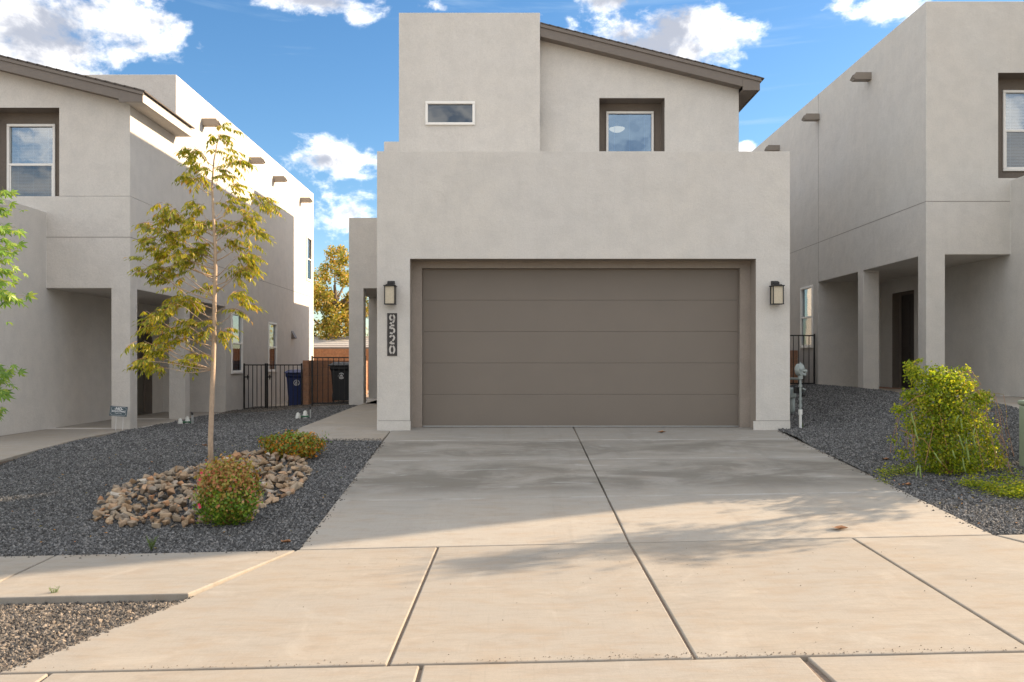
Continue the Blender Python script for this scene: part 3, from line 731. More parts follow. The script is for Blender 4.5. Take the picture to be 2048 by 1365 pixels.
    slab(pp, [(xa, 18.06), (xb, 18.06), (xb, 20.34), (xa, 20.34)], lambda x, y: zs + .006, CONC, .03)
    return h
side_house(-1, -6.6, 0.0, 15.19, 'warm grey stucco house with gabled front and columned porch, at the left edge')
side_house(1, 7.3, 0.55, 15.11, 'tall grey stucco house with flat parapet and dark entry door, at the right edge')

# ------------------------------------------------------------------ gravel
def gravel_nodes(name, density, smin, smax, mat, seed):
    t = bpy.data.node_groups.new(name, 'GeometryNodeTree'); n = t.nodes; l = t.links
    t.interface.new_socket('Geometry', in_out='INPUT', socket_type='NodeSocketGeometry'); t.interface.new_socket('Geometry', in_out='OUTPUT', socket_type='NodeSocketGeometry')
    gi = n.new('NodeGroupInput'); go = n.new('NodeGroupOutput')
    d = n.new('GeometryNodeDistributePointsOnFaces'); d.inputs['Density'].default_value = density; d.inputs['Seed'].default_value = seed
    l.new(gi.outputs[0], d.inputs['Mesh'])
    def val(typ, a, b, sd):
        r = n.new('FunctionNodeRandomValue'); r.data_type = typ
        if typ == 'FLOAT_VECTOR': r.inputs[0].default_value = a; r.inputs[1].default_value = b; r.inputs['Seed'].default_value = sd; return r.outputs[0]
        r.inputs[2].default_value = a; r.inputs[3].default_value = b; r.inputs['Seed'].default_value = sd; return r.outputs[1]
    geos = []
    for k in range(3):
        ic = n.new('GeometryNodeMeshIcoSphere'); ic.inputs['Radius'].default_value = 1.0; ic.inputs['Subdivisions'].default_value = 1
        sp = n.new('GeometryNodeSetPosition'); l.new(ic.outputs[0], sp.inputs[0])
        l.new(val('FLOAT_VECTOR', (-.38, -.38, -.38), (.38, .38, .38), 11 + k), sp.inputs['Offset'])
        ms = n.new('GeometryNodeSetMaterial'); ms.inputs['Material'].default_value = mat; l.new(sp.outputs[0], ms.inputs[0])
        geos.append(ms.outputs[0])
    gti = n.new('GeometryNodeGeometryToInstance')
    for g in reversed(geos): l.new(g, gti.inputs[0])
    ip = n.new('GeometryNodeInstanceOnPoints'); ip.inputs['Pick Instance'].default_value = True
    l.new(d.outputs[0], ip.inputs['Points']); l.new(gti.outputs[0], ip.inputs['Instance'])
    l.new(val('FLOAT_VECTOR', (0, 0, 0), (6.28, 6.28, 6.28), 3), ip.inputs['Rotation'])
    vm = n.new('ShaderNodeVectorMath'); vm.operation = 'SCALE'
    l.new(val('FLOAT_VECTOR', (.7, .6, .5), (1.25, 1.1, .95), 4), vm.inputs[0]); l.new(val('FLOAT', smin, smax, 5), vm.inputs['Scale'])
    l.new(vm.outputs[0], ip.inputs['Scale'])
    ii = n.new('FunctionNodeRandomValue')
    j = n.new('GeometryNodeJoinGeometry'); l.new(ip.outputs[0], j.inputs[0]); l.new(gi.outputs[0], j.inputs[0]); l.new(j.outputs[0], go.inputs[0])
    return t

def inside(poly, x, y):
    c = False; n = len(poly)
    for i in range(n):
        x0, y0 = poly[i]; x1, y1 = poly[(i + 1) % n]
        if (y0 > y) != (y1 > y) and x < (x1 - x0) * (y - y0) / (y1 - y0) + x0: c = not c
    return c

def gravel_patch(strips, density, smin, smax, mat, seed, label, zf=z_gravel, base=GBASE):
    """strips: function y -> (xa, xb); the patch is a grid fitted between both edges"""
    y0, y1, fx, ny, nx = strips
    g = G(); vs = []
    for j in range(ny + 1):
        y = lerp(y0, y1, j / ny); a, b = fx(y)
        for i in range(nx + 1):
            x = lerp(a, b, i / nx); vs.append((x, y, zf(x, y)))
    fs = [(j * (nx + 1) + i, j * (nx + 1) + i + 1, (j + 1) * (nx + 1) + i + 1, (j + 1) * (nx + 1) + i) for j in range(ny) for i in range(nx)]
    g.add(vs, fs); o = g.obj('gravel', base, smooth=True)
    tag(o, label, 'gravel', kind='stuff')
    md = o.modifiers.new('stones', 'NODES'); md.node_group = gravel_nodes('stones', density, smin, smax, mat, seed)
    return o

def fx_left(y):
    r = -1.74 if y < 12.14 else lerp(-3.15, -3.27, (y - 12.15) / 7.5)
    l = -6.58 if y > 10.6 else -6.3 if y > 7.3 else -6.3
    if y <= 10.6: l = lerp(-6.30, -6.57, (y - 7.23) / 3.4)
    return (l, r)
gravel_patch((7.228, 12.14, fx_left, 60, 50), 4200, .0085, .0175, GRAV, 1, 'dark blue-grey crushed gravel filling the front yard left of the driveway')
gravel_patch((12.14, 19.67, fx_left, 60, 30), 1900, .013, .022, GRAV, 2, 'dark grey gravel strip running back between the left house and the porch path')
gravel_patch((19.67, 22.6, lambda y: (-6.58, -3.6), 10, 12), 1200, .014, .022, GRAVW, 5, 'brownish gravel at the foot of the black gates on the left')
gravel_patch((7.228, 12.98, lambda y: (4.058, 7.29), 60, 40), 4000, .0085, .0175, GRAV, 3, 'dark grey gravel beside the right side of the driveway')
gravel_patch((12.98, 20.9, lambda y: (4.245, 7.29), 60, 26), 1900, .013, .022, GRAV, 4, 'dark gravel running back between the middle house and the right house')
def fx_strip(y): return (-7.0, lerp(-2.76, -2.19, (y - 4.70) / 1.30) - .003)
gravel_patch((4.70, 5.995, fx_strip, 14, 40), 3600, .010, .020, GRAVW, 6, 'sunlit brownish crushed gravel in the strip between pavement and kerb', lambda x, y: z_walk(x, 6) - .055 - .03 * (6 - y), JOINT)
gravel_patch((4.70, 5.995, lambda y: (lerp(5.0, 4.48, (y - 4.7) / 1.3), 9), 14, 40), 900, .012, .020, GRAVW, 7, 'gravel in the kerb strip right of the apron', lambda x, y: z_walk(x, 6) - .055 - .03 * (6 - y), JOINT)

# ------------------------------------------------------------------ rock bed
def rock_meshes(n):
    out = []
    for k in range(n):
        rnd = random.Random(100 + k); bm = bmesh.new()
        sx, sy, sz = rnd.uniform(.9, 1.45), rnd.uniform(.65, 1.0), rnd.uniform(.5, .8)
        for _ in range(10):
            v = Vector((rnd.uniform(-1, 1), rnd.uniform(-1, 1), rnd.uniform(-1, 1)))
            v = Vector([math.copysign(abs(c) ** .55, c) for c in v]) * .8
            bm.verts.new((v.x * sx, v.y * sy, v.z * sz))
        bmesh.ops.convex_hull(bm, input=bm.verts)
        for v in [v for v in bm.verts if not v.link_faces]: bm.verts.remove(v)
        bmesh.ops.bevel(bm, geom=list(bm.edges), offset=.07, segments=1, affect='EDGES')
        me = bpy.data.meshes.new('stone'); bm.to_mesh(me); bm.free(); me.materials.append(ROCK); out.append(me)
    return out
def rock_bed():
    poly = [(190, 1042), (200, 1003), (255, 972), (330, 950), (405, 935), (470, 915), (525, 905), (612, 914), (622, 945), (598, 985), (565, 1004), (520, 1018), (500, 1048), (400, 1056), (240, 1058)]
    pts = [hit(px, py) for px, py in poly]
    P2 = [(p.x, p.y) for p in pts]
    c = sum((Vector(p) for p in P2), Vector((0, 0))) / len(P2)
    root = empty('rock_bed', (c.x, c.y, z_gravel(c.x, c.y)), label='low bed of angular tan and grey rocks around the young tree', cat='rock bed')
    ms = rock_meshes(16); rnd = random.Random(5); got = []; tries = 0; rest = G()
    xs = [p[0] for p in P2]; ys = [p[1] for p in P2]
    def edge(x, y):
        return min(max(0, (Vector((x, y)) - Vector(P2[i]).lerp(Vector(P2[(i + 1) % len(P2)]), k / 6)).length) for i in range(len(P2)) for k in range(6))
    while len(got) < 720 and tries < 40000:
        tries += 1
        x = rnd.uniform(min(xs), max(xs)); y = rnd.uniform(min(ys), max(ys))
        if not inside(P2, x, y): continue
        lay = 0 if len(got) < 400 else 1
        if any((x - a) ** 2 + (y - b) ** 2 < (.068 if not lay else .052) ** 2 for a, b, q in got if q == lay): continue
        got.append((x, y, lay))
    for i, (x, y, lay) in enumerate(reversed(got)):
        e = min(1, edge(x, y) / .3); s = rnd.choice([rnd.uniform(.03, .045), rnd.uniform(.042, .06), rnd.uniform(.042, .06), rnd.uniform(.055, .08)])
        p = Vector((x - c.x, y - c.y, z_gravel(x, y) - z_gravel(c.x, c.y) + s * .4 + e * .02 + (.035 * e if lay else 0)))
        rot = (rnd.uniform(-.6, .6), rnd.uniform(-.6, .6), rnd.uniform(0, 6.28)); me = rnd.choice(ms)
        if i < 300:
            o = bpy.data.objects.new('stone', me); COL.objects.link(o); o.parent = root; o.location = p; o.rotation_euler = rot; o.scale = (s, s, s)
        else:
            M = Matrix.LocRotScale(p, Euler(rot), Vector((s, s, s))); rest.add([M @ v.co for v in me.vertices], [tuple(q.vertices) for q in me.polygons])
    rest.obj('stones', ROCK, root, kind='stuff')
rock_bed()

# ------------------------------------------------------------------ plants
def leaf_blade(g, base, d, up, L, W, fold=.25, droop=.2, mi=0):
    """one pointed leaf, folded along its midrib"""
    d = d.normalized(); side = d.cross(up)
    side = side.normalized() if side.length > 1e-5 else Vector((1, 0, 0)); n = side.cross(d).normalized()
    mid = base + d * L * .45 - n * W * fold * .5; tip = base + d * L - n * L * droop
    g.add([base, mid + side * W * .5 + n * W * fold, tip, mid - side * W * .5 + n * W * fold, mid], [(0, 1, 4), (1, 2, 4), (2, 3, 4), (3, 0, 4)], mi)

def compound_leaf(seed):
    rnd = random.Random(seed); g = G(); L = rnd.uniform(.17, .25); n = rnd.choice([4, 5, 5, 6])
    pts = [Vector((L * t, 0, .10 * L * math.sin(t * 2.2) - .35 * L * t * t)) for t in [i / 6 for i in range(7)]]
    g.tube(pts, [.0022] * 6 + [.001], 4)
    for i in range(n):
        t = .25 + .7 * i / n
        k = int(t * 6); p = pts[k].lerp(pts[min(6, k + 1)], t * 6 - k)
        for sd in (-1, 1):
            l = rnd.uniform(.062, .092) * (1.0 - .15 * abs(i - n / 2) / n)
            d = Vector((rnd.uniform(.25, .55), sd * rnd.uniform(.35, .75), -rnd.uniform(.45, 1.0)))
            leaf_blade(g, p, d, Vector((rnd.uniform(-.2, .2), rnd.uniform(-.2, .2), 1)), l, l * .36, .22, rnd.uniform(.0, .2), 1)
    leaf_blade(g, pts[-1], Vector((1, 0, -.7)), Vector((0, 0, 1)), .075, .028, .2, .15, 1)
    me = bpy.data.meshes.new('leaf'); me.from_pydata(g.v, [], g.f); me.materials.append(TWIG); me.materials.append(LEAF_T)
    me.polygons.foreach_set('material_index', g.mi); return me

def young_tree():
    b = hit(422, 942); Y = b.y
    root = empty('young_tree', b, label='slender young tree with yellow-green drooping leaflets growing from the rock bed', cat='tree')
    W = lambda px, py, dy=0.0: at(px, py, Y + dy) - b
    tr = [(422, 950), (421, 880), (424, 800), (427, 720), (429, 650), (429, 600), (431, 540), (430, 480), (426, 420), (424, 370), (428, 320), (435, 285), (438, 268)]
    g = G(); pts = [W(*p) for p in tr]
    g.tube(pts, [.034, .031, .029, .027, .026, .024, .022, .019, .015, .012, .009, .006, .003], 12); g.obj('trunk', BARK, root, smooth=True)
    # clusters of foliage (photo position, spread, number of leaves)
    cl = [(434, 262, 20, 6), (388, 292, 20, 5), (402, 325, 20, 5), (447, 305, 18, 4), (470, 318, 16, 4), (440, 345, 20, 5), (372, 345, 14, 3), (395, 350, 14, 4), (455, 372, 16, 4),
          (328, 402, 18, 4), (325, 428, 18, 4), (362, 425, 18, 5), (395, 405, 18, 5), (455, 400, 18, 5), (498, 392, 16, 4), (528, 402, 12, 4), (500, 420, 16, 5), (478, 440, 16, 4), (512, 452, 16, 4),
          (288, 465, 18, 5), (312, 450, 14, 4), (340, 468, 18, 6), (375, 455, 20, 6), (408, 440, 18, 5), (440, 445, 18, 5), (468, 468, 16, 4), (505, 470, 14, 3),
          (302, 485, 14, 4), (332, 500, 18, 6), (365, 500, 20, 6), (392, 495, 16, 5), (285, 527, 16, 5), (315, 530, 16, 5), (350, 540, 18, 5), (385, 525, 16, 4), (412, 480, 14, 4),
          (502, 520, 16, 5), (482, 510, 14, 4), (488, 538, 14, 4), (335, 560, 14, 3), (468, 540, 12, 3), (372, 590, 16, 5), (395, 600, 16, 5), (352, 605, 14, 4), (415, 570, 12, 3), (468, 585, 16, 5), (482, 605, 14, 4),
          (292, 622, 14, 4), (322, 622, 16, 4), (302, 648, 14, 5), (330, 655, 16, 5), (352, 672, 16, 5), (385, 640, 14, 4), (415, 650, 16, 5), (442, 655, 16, 5), (372, 655, 14, 4),
          (288, 682, 14, 4), (312, 690, 14, 4), (285, 722, 14, 5), (305, 712, 14, 4), (398, 705, 14, 4), (380, 722, 12, 3), (320, 735, 10, 2)]
    rnd = random.Random(3); meshes = [compound_leaf(40 + i) for i in range(10)]
    allv = []
    for (px, py, sp, n) in cl:
        side = -1 if px < 428 else 1
        # branch leaves the trunk lower down than its spray
        ty = min(740, py + 28 + abs(px - 428) * .33)
        i = max(j for j in range(len(tr)) if tr[j][1] >= ty)
        i = min(i, len(tr) - 2); f = (tr[i][1] - ty) / max(1, tr[i][1] - tr[i + 1][1])
        bx = lerp(tr[i][0], tr[i + 1][0], max(0, min(1, f)))
        dy = rnd.uniform(-.32, .32) * min(1, .25 + abs(px - 428) / 90)
        a = W(bx, ty); c = W(px, py, dy)
        m = a.lerp(c, .5) + Vector((0, 0, -.04 + rnd.uniform(-.04, .05))); 
        L = (c - a).length; r0 = .0035 + .006 * L
        g = G(); path = [a, a.lerp(m, .5) + Vector((0, 0, -.01)), m, m.lerp(c, .5) + Vector((0, 0, .01)), c]
        g.tube(path, [r0, r0 * .85, r0 * .65, r0 * .45, .002], 6); g.obj('branch', BARK, root, smooth=True)
        for _ in range(int(n * 2.0)):
            t = rnd.uniform(.55, 1.0) if L > .25 else rnd.uniform(.3, 1)
            p = (m.lerp(c, (t - .5) * 2) if t > .5 else a.lerp(m, t * 2)) * .45 + c * .55 + Vector((rnd.gauss(0, sp * .0029), rnd.gauss(0, .06), rnd.gauss(0, sp * .0022)))
            ang = math.atan2(rnd.uniform(-.8, .8), side * rnd.uniform(.2, 1)) if rnd.random() < .7 else rnd.uniform(0, 6.28)
            s = rnd.uniform(.78, 1.12); rot = (rnd.uniform(-.3, .3), rnd.uniform(-.35, .45), ang)
            allv.append((s, p, rot, rnd.choice(meshes)))
    rest = G(); allv.sort(key=lambda q: -q[0])
    for i, (s, p, rot, me) in enumerate(allv):
        if i < 300:
            o = bpy.data.objects.new('leaf', me); COL.objects.link(o); o.parent = root
            o.location = p; o.rotation_euler = rot; o.scale = (s, s, s)
        else:
            M = Matrix.LocRotScale(p, Euler(rot), Vector((s, s, s)))
            rest.add([M @ v.co for v in me.vertices], [tuple(q.vertices) for q in me.polygons], 1)
    rest.obj('foliage', [TWIG, LEAF_T], root, kind='stuff')
    return len(allv)
print('tree leaves', young_tree())

def maple_mesh():
    g = G(); lob = [(0, 1.0, .10), (.75, .92, .09), (-.75, .92, .09), (1.5, .72, .07), (-1.5, .72, .07), (2.25, .42, .06), (-2.25, .42, .06)]
    for a, L, w in lob:
        d = Vector((math.cos(a), math.sin(a), -.15)); base = Vector((0, 0, 0))
        leaf_blade(g, base, d, Vector((0, 0, 1)), L * .085, w * .28, .15, .15)
    g.tube([(0, 0, 0), (-.02, 0, .005), (-.045, 0, .02)], .0012, 4)
    me = bpy.data.meshes.new('leaf'); me.from_pydata(g.v, [], g.f); me.materials.append(LEAF_M); return me
def maple():
    Y = 8.2; base = Vector((-5.75, Y, z_gravel(-5.75, Y)))
    root = empty('maple_tree', base, label='maple with pointed bright green leaves reaching in from the left edge', cat='tree')
    g = G(); g.tube([Vector((0, 0, 0)), Vector((.02, 0, .9)), Vector((-.03, .02, 1.8)), Vector((0, 0, 2.9)), Vector((.02, 0, 3.6))], [.06, .05, .04, .025, .008], 10); g.obj('trunk', BARKD, root, smooth=True)
    me = maple_mesh(); rnd = random.Random(8)
    ends = [(22, 385), (30, 412), (14, 430), (30, 455), (22, 480), (36, 498), (15, 520), (38, 545), (25, 562), (48, 592), (30, 600), (5, 580), (8, 400), (2, 450), (4, 500), (22, 742), (30, 750), (5, 735), (25, 780), (12, 790), (5, 825), (2, 760)]
    for (px, py) in ends:
        tip = at(px, py, Y + rnd.uniform(-.3, .3)) - base; z0 = max(.8, tip.z - .25)
        a = Vector((0, 0, z0)); m = a.lerp(tip, .55) + Vector((0, 0, .1))
        g = G(); g.tube([a, m, tip], [.010, .005, .0015], 5); g.obj('branch', BARKD, root, smooth=True)
        for k in range(8):
            t = 1 - k * .055; p = m.lerp(tip, t) + Vector((rnd.gauss(0, .022), rnd.gauss(0, .05), rnd.gauss(0, .022)))
            o = bpy.data.objects.new('leaf', me); COL.objects.link(o); o.parent = root; o.location = p
            s = rnd.uniform(.75, 1.15); o.scale = (s, s, s); o.rotation_euler = (rnd.uniform(.1, 1.2), rnd.uniform(-.1, .8), rnd.uniform(-.9, .9))
    # the rest of its crown, out of the frame
    g = G()
    for _ in range(900):
        v = Vector((rnd.gauss(-.25, .42), rnd.gauss(0, .5), rnd.gauss(2.6, .6)))
        if v.x > .45: continue
        for a in (0, .9, -.9): leaf_blade(g, v, Vector((math.cos(a) + rnd.uniform(-.3, .3), math.sin(a), -.4)), Vector((0, 0, 1)), .08, .025)
    g.obj('foliage', LEAF_M, root, kind='stuff')
maple()

def rand_dir(rnd): 
    v = Vector((rnd.gauss(0, 1), rnd.gauss(0, 1), rnd.gauss(0, 1))); return v.normalized()

def shrub(name, loc, rx, ry, h, n, leaf, mats, split, label, seed, cat='shrub', flowers=0, boxy=2.6):
    rnd = random.Random(seed); root = empty(name, loc, label=label, cat=cat)
    g = G(); st = G()
    for _ in range(26):
        a = rnd.uniform(0, 6.28); r = rnd.uniform(.4, .95)
        e = Vector((rx * r * math.cos(a), ry * r * math.sin(a), h * rnd.uniform(.5, 1.03)))
        st.tube([(e.x * .12, e.y * .12, 0), (e.x * .5, e.y * .5, e.z * .55), e], [.005, .003, .0012], 4)
    st.obj('stem', TWIG, root)
    for _ in range(n):
        d = rand_dir(rnd); 
        k = (abs(d.x) ** boxy + abs(d.y) ** boxy + abs(d.z) ** boxy) ** (-1 / boxy)
        r = k * (rnd.uniform(.5, 1.0) ** .5) * (1 + .26 * mnoise.noise(d * 1.9 + Vector((seed, 0, 0))) + .22 * mnoise.noise(d * 5 + Vector((0, seed, 0)))) * (1 + max(0, rnd.gauss(0, .05)))
        p = Vector((d.x * rx * r, d.y * ry * r, h * .5 + d.z * h * .5 * r))
        p.z = max(p.z, rnd.uniform(.005, .05))
        if rnd.random() < .07: p += Vector((d.x, d.y, abs(d.z) + .2)) * rnd.uniform(.02, .05)
        nrm = (d + rand_dir(rnd) * .7).normalized(); t = nrm.cross(rand_dir(rnd)).normalized()
        t.z -= .35
        mi = split(p.z / h, rnd)
        s = leaf * rnd.uniform(.7, 1.2)
        leaf_blade(g, p, t, nrm, s, s * .78, .12, .12, mi)
    g.obj('foliage', mats, root, kind='stuff')
    for _ in range(flowers):
        a = rnd.uniform(-2.6, -.4); z = rnd.uniform(.3, 1.0)
        f = G(); c = Vector((rx * 1.02 * math.cos(a), ry * 1.02 * math.sin(a), h * z))
        for q in range(5): leaf_blade(f, c, Vector((math.cos(q * 1.257), -.4, math.sin(q * 1.257))), Vector((0, -1, 0)), .018, .014)
        f.obj('flower', PINK, root)
    return root
b1 = hit(455, 1050)
shrub('rose_shrub', b1, .29, .27, .62, 5200, .034, [LEAF_S1, LEAF_S2], lambda t, r: 1 if r.random() < sm((t - .30) / .45) * .85 + .05 else 0,
      'rounded shrub, green below and reddish above, in front of the rock bed', 21, flowers=5, boxy=2.15)
b2 = hit(586, 918)
shrub('autumn_shrub', b2, .39, .24, .33, 3400, .036, [LEAF_S1, LEAF_O], lambda t, r: 1 if r.random() < .92 - .5 * t else 0,
      'low wide shrub turning orange, between rock bed and porch path', 22, boxy=2.2)

def vine():
    b = hit(1892, 948)
    root = empty('trumpet_vine', b, label='dense bushy vine with sunlit yellow-green top and long hanging pods, right of the driveway', cat='vine')
    rnd = random.Random(17); g = G(); st = G()
    W = lambda px, py, dy=0.0: at(px, py, b.y + dy) - b
    # silhouette: lobes of foliage read from the photo
    lobes = [(1830, 748, 22, 420), (1820, 730, 10, 120), (1870, 760, 40, 1500), (1905, 765, 36, 1300), (1850, 800, 42, 1500), (1900, 810, 55, 2300), (1942, 768, 16, 160), (1960, 800, 26, 500), (1828, 850, 30, 420), (1880, 860, 60, 2500), (1940, 850, 40, 1300),
             (1965, 790, 12, 120), (1978, 860, 20, 150), (1855, 900, 40, 900), (1910, 910, 60, 2200), (1962, 905, 30, 420), (1800, 820, 18, 160), (1790, 880, 14, 60), (1805, 910, 18, 90), (1870, 930, 42, 800), (1940, 935, 34, 600), (1815, 790, 16, 160), (1930, 738, 10, 60), (1985, 900, 22, 260), (1995, 925, 24, 340), (1975, 880, 20, 200), (1838, 722, 6, 40)]
    k = b.y / F
    for (px, py, r, n) in lobes:
        c = W(px, py); rr = r * k * .9
        for _ in range(int(n * .88)):
            d = rand_dir(rnd); q = rnd.random() ** .6
            q *= 1 + .35 * mnoise.noise(d * 2 + c * 9) + .2 * mnoise.noise(d * 6)
            p = c + Vector((d.x * rr * q * 1.05, d.y * max(rr * 1.5, .12) * q, d.z * rr * q))
            if p.z < .01: continue
            t = rand_dir(rnd); t.z -= .4; s = rnd.uniform(.024, .042)
            leaf_blade(g, p, t, (d + rand_dir(rnd) * .8).normalized(), s, s * .62, .15, .2)
    # ground runners left and right
    for (px, py, rx, n) in ((1775, 945, 18, 160), (1800, 940, 22, 260), (1825, 935, 18, 180), (1765, 960, 10, 50), (1950, 965, 30, 420), (1990, 975, 34, 600), (2020, 985, 30, 600), (2045, 975, 24, 500), (2010, 955, 26, 260), (2070, 985, 30, 300), (2035, 945, 12, 60)):
        c = hit(px, py + 8) - b
        for _ in range(n):
            p = c + Vector((rnd.gauss(0, rx * k * .55), rnd.gauss(0, .09), abs(rnd.gauss(.03, .035))))
            t = rand_dir(rnd); t.z = abs(t.z) * .5; s = rnd.uniform(.02, .036)
            leaf_blade(g, p, t, (Vector((0, 0, 1)) + rand_dir(rnd) * .6).normalized(), s, s * .6, .15, .2)
    # tendrils
    for i in range(30):
        a = rnd.uniform(0, 6.28); x = rnd.uniform(-.15, .15)
        top = Vector((x, rnd.uniform(-.1, .1), rnd.uniform(.8, 1.1))); out = Vector((math.cos(a) * rnd.uniform(.35, .66), math.sin(a) * .35, rnd.uniform(.5, .9)))
        end = Vector((out.x * rnd.uniform(1.0, 1.25), out.y * 1.3 - .1, rnd.uniform(.02, .35)))
        path = [top]
        for q in range(1, 9):
            t = q / 8; path.append(top.lerp(out, min(1, t * 2)).lerp(out.lerp(end, max(0, t * 2 - 1)), .5 if t < .5 else 1) + rand_dir(rnd) * .018)
        st.tube(path, .0022, 4)
        for q in range(14):
            t = rnd.random() * 7; i0 = int(t); p = path[i0].lerp(path[i0 + 1], t - i0)
            d = rand_dir(rnd); d.z -= .4; s = rnd.uniform(.018, .032); leaf_blade(g, p, d, rand_dir(rnd), s, s * .6, .15, .2)
    for (px, py, qx, qy, ph) in ((1910, 755, 1960, 790, 30), (1925, 745, 1962, 770, 14), (1880, 830, 1895, 900, 0), (1868, 850, 1850, 930, 0), (1815, 810, 1850, 790, 6), (1895, 940, 1800, 860, 20)):
        a = W(px, py, -.25); e = W(qx, qy, -.28); m = a.lerp(e, .5) + Vector((0, 0, ph * k)); st.tube([a, a.lerp(m, .6), m, m.lerp(e, .6), e], .0032, 5)
    for j in range(5): st.tube([(j * .03 - .06, 0, -.02), (j * .05 - .1, .03, .4), (j * .09 - .18, 0, .9)], [.014, .010, .005], 6)
    g.obj('foliage', LEAF_V, root, kind='stuff'); st.obj('stem', TWIG, root)
    pods = [(1822, 825, 1832, 860), (1829, 855, 1838, 885), (1840, 930, 1843, 960), (1836, 930, 1832, 955), (1918, 870, 1930, 905), (1922, 835, 1925, 862), (1932, 875, 1938, 925), (1936, 900, 1940, 930), (1946, 862, 1952, 900), (1950, 855, 1946, 880), (1905, 900, 1912, 920), (1925, 915, 1932, 948), (1912, 848, 1918, 830), (1868, 905, 1885, 930)]
    for (px, py, qx, qy) in pods:
        a = W(px, py, -.36); e = W(qx, qy, -.37); m = a.lerp(e, .5) + Vector((-.006, 0, 0))
        p = G(); p.tube([a, a.lerp(m, .4), m, m.lerp(e, .6), e], [.002, .0075, .009, .0075, .002], 7); p.obj('seed_pod', PODM, root, smooth=True)
vine()

def weed(px, py, h, n, label, seed):
    b = hit(px, py, (z_gravel if py < 1150 else (lambda x, y: z_walk(x, 6) - .05)))
    rnd = random.Random(seed); g = G()
    for _ in range(n):
        a = rnd.uniform(0, 6.28); L = h * rnd.uniform(.5, 1); tip = Vector((math.cos(a) * L * .35, math.sin(a) * L * .35, L))
        g.tube([(0, 0, 0), tip * .6 + Vector((0, 0, L * .1)), tip], [.0015, .0012, .0006], 3)
        for q in range(9):
            p = tip * rnd.uniform(.25, 1); leaf_blade(g, p, rand_dir(rnd) + Vector((0, 0, .3)), rand_dir(rnd), .02, .004, .1, .1)
    o = g.obj('weed', LEAF_W, loc=b); tag(o, label, 'weed')
weed(303, 1102, .14, 22, 'small feathery green weed in the dark gravel near the pavement', 4)
weed(108, 1200, .10, 16, 'pale yellowish weed at the front edge of the pavement', 6)
weed(1607, 858, .12, 5, 'thin yellow-green grass blades at the foot of the gas pipe', 9)

def fallen_leaf(px, py, zf, s, label, seed):
    b = hit(px, py, zf); rnd = random.Random(seed); g = G()
    vs = []; n = 11
    for i in range(n):
        a = 6.283 * i / n; r = s * (1 + .28 * math.cos(a * 5) * .6 + rnd.uniform(-.12, .12))
        vs.append((r * math.cos(a) * 1.25, r * .8 * math.sin(a), .012 + .016 * abs(math.sin(a * 1.5)) + rnd.uniform(0, .006)))
    vs.append((0, 0, .006)); g.add(vs, [(i, (i + 1) % n, n) for i in range(n)])
    tag(g.obj('dry_leaf', DRY, loc=b), label, 'leaf')
fallen_leaf(1680, 1060, z_drive, .055, 'curled brown dry leaf lying on the lower right of the driveway', 1)
fallen_leaf(1322, 866, z_drive, .05, 'small brown dry leaf lying just in front of the garage door', 2)
fallen_leaf(572, 1087, z_gravel, .035, 'pale dry leaf on the gravel at the lower left corner of the driveway', 3)
fallen_leaf(1772, 921, z_gravel, .035, 'orange dry leaf on the gravel left of the vine', 4)
fallen_leaf(1815, 972, z_gravel, .03, 'brown dry leaf on the gravel just below the vine', 5)
fallen_leaf(409, 893, z_gravel, .025, 'small orange leaf on the gravel left of the slender trunk', 6)

# street tree to the right, out of frame: it throws the dappled shade on the driveway
def street_tree():
    b = Vector((7.15, 9.75, z_gravel(7.15, 9.75)))
    root = empty('street_tree', b, label='young leafy tree standing right of the frame whose shade falls on the driveway', cat='tree')
    g = G(); g.tube([(0, 0, -.1), (.02, -.05, 1.0), (-.03, -.3, 2.0), (0, -.5, 3.4)], [.05, .04, .03, .008], 10); g.obj('trunk', BARKD, root, smooth=True)
    rnd = random.Random(31); g = G()
    for i in range(58):
        y = rnd.uniform(-.95, .5) if i % 3 else rnd.uniform(-.2, .4); top = 3.25 if y < -.3 else 2.2 if y < .05 else 1.45
        z = rnd.uniform(top - 1.3 if y < -.3 else .55, top); e = Vector((rnd.uniform(-.55, .85), y, z)); s = Vector((0, -.15 * max(.9, z - .5), max(.7, z - .5)))
        st = G(); st.tube([s, s.lerp(e, .5) + Vector((0, 0, .06)), e], [.010, .006, .002], 5); st.obj('branch', BARKD, root)
        for _ in range(85):
            p = e + Vector((rnd.gauss(0, .17), rnd.gauss(0, .11), rnd.gauss(0, .09))); d = rand_dir(rnd); d.z -= .5
            leaf_blade(g, p, d, rand_dir(rnd), .10, .04)
    g.obj('foliage', LEAF_M, root, kind='stuff')
street_tree()

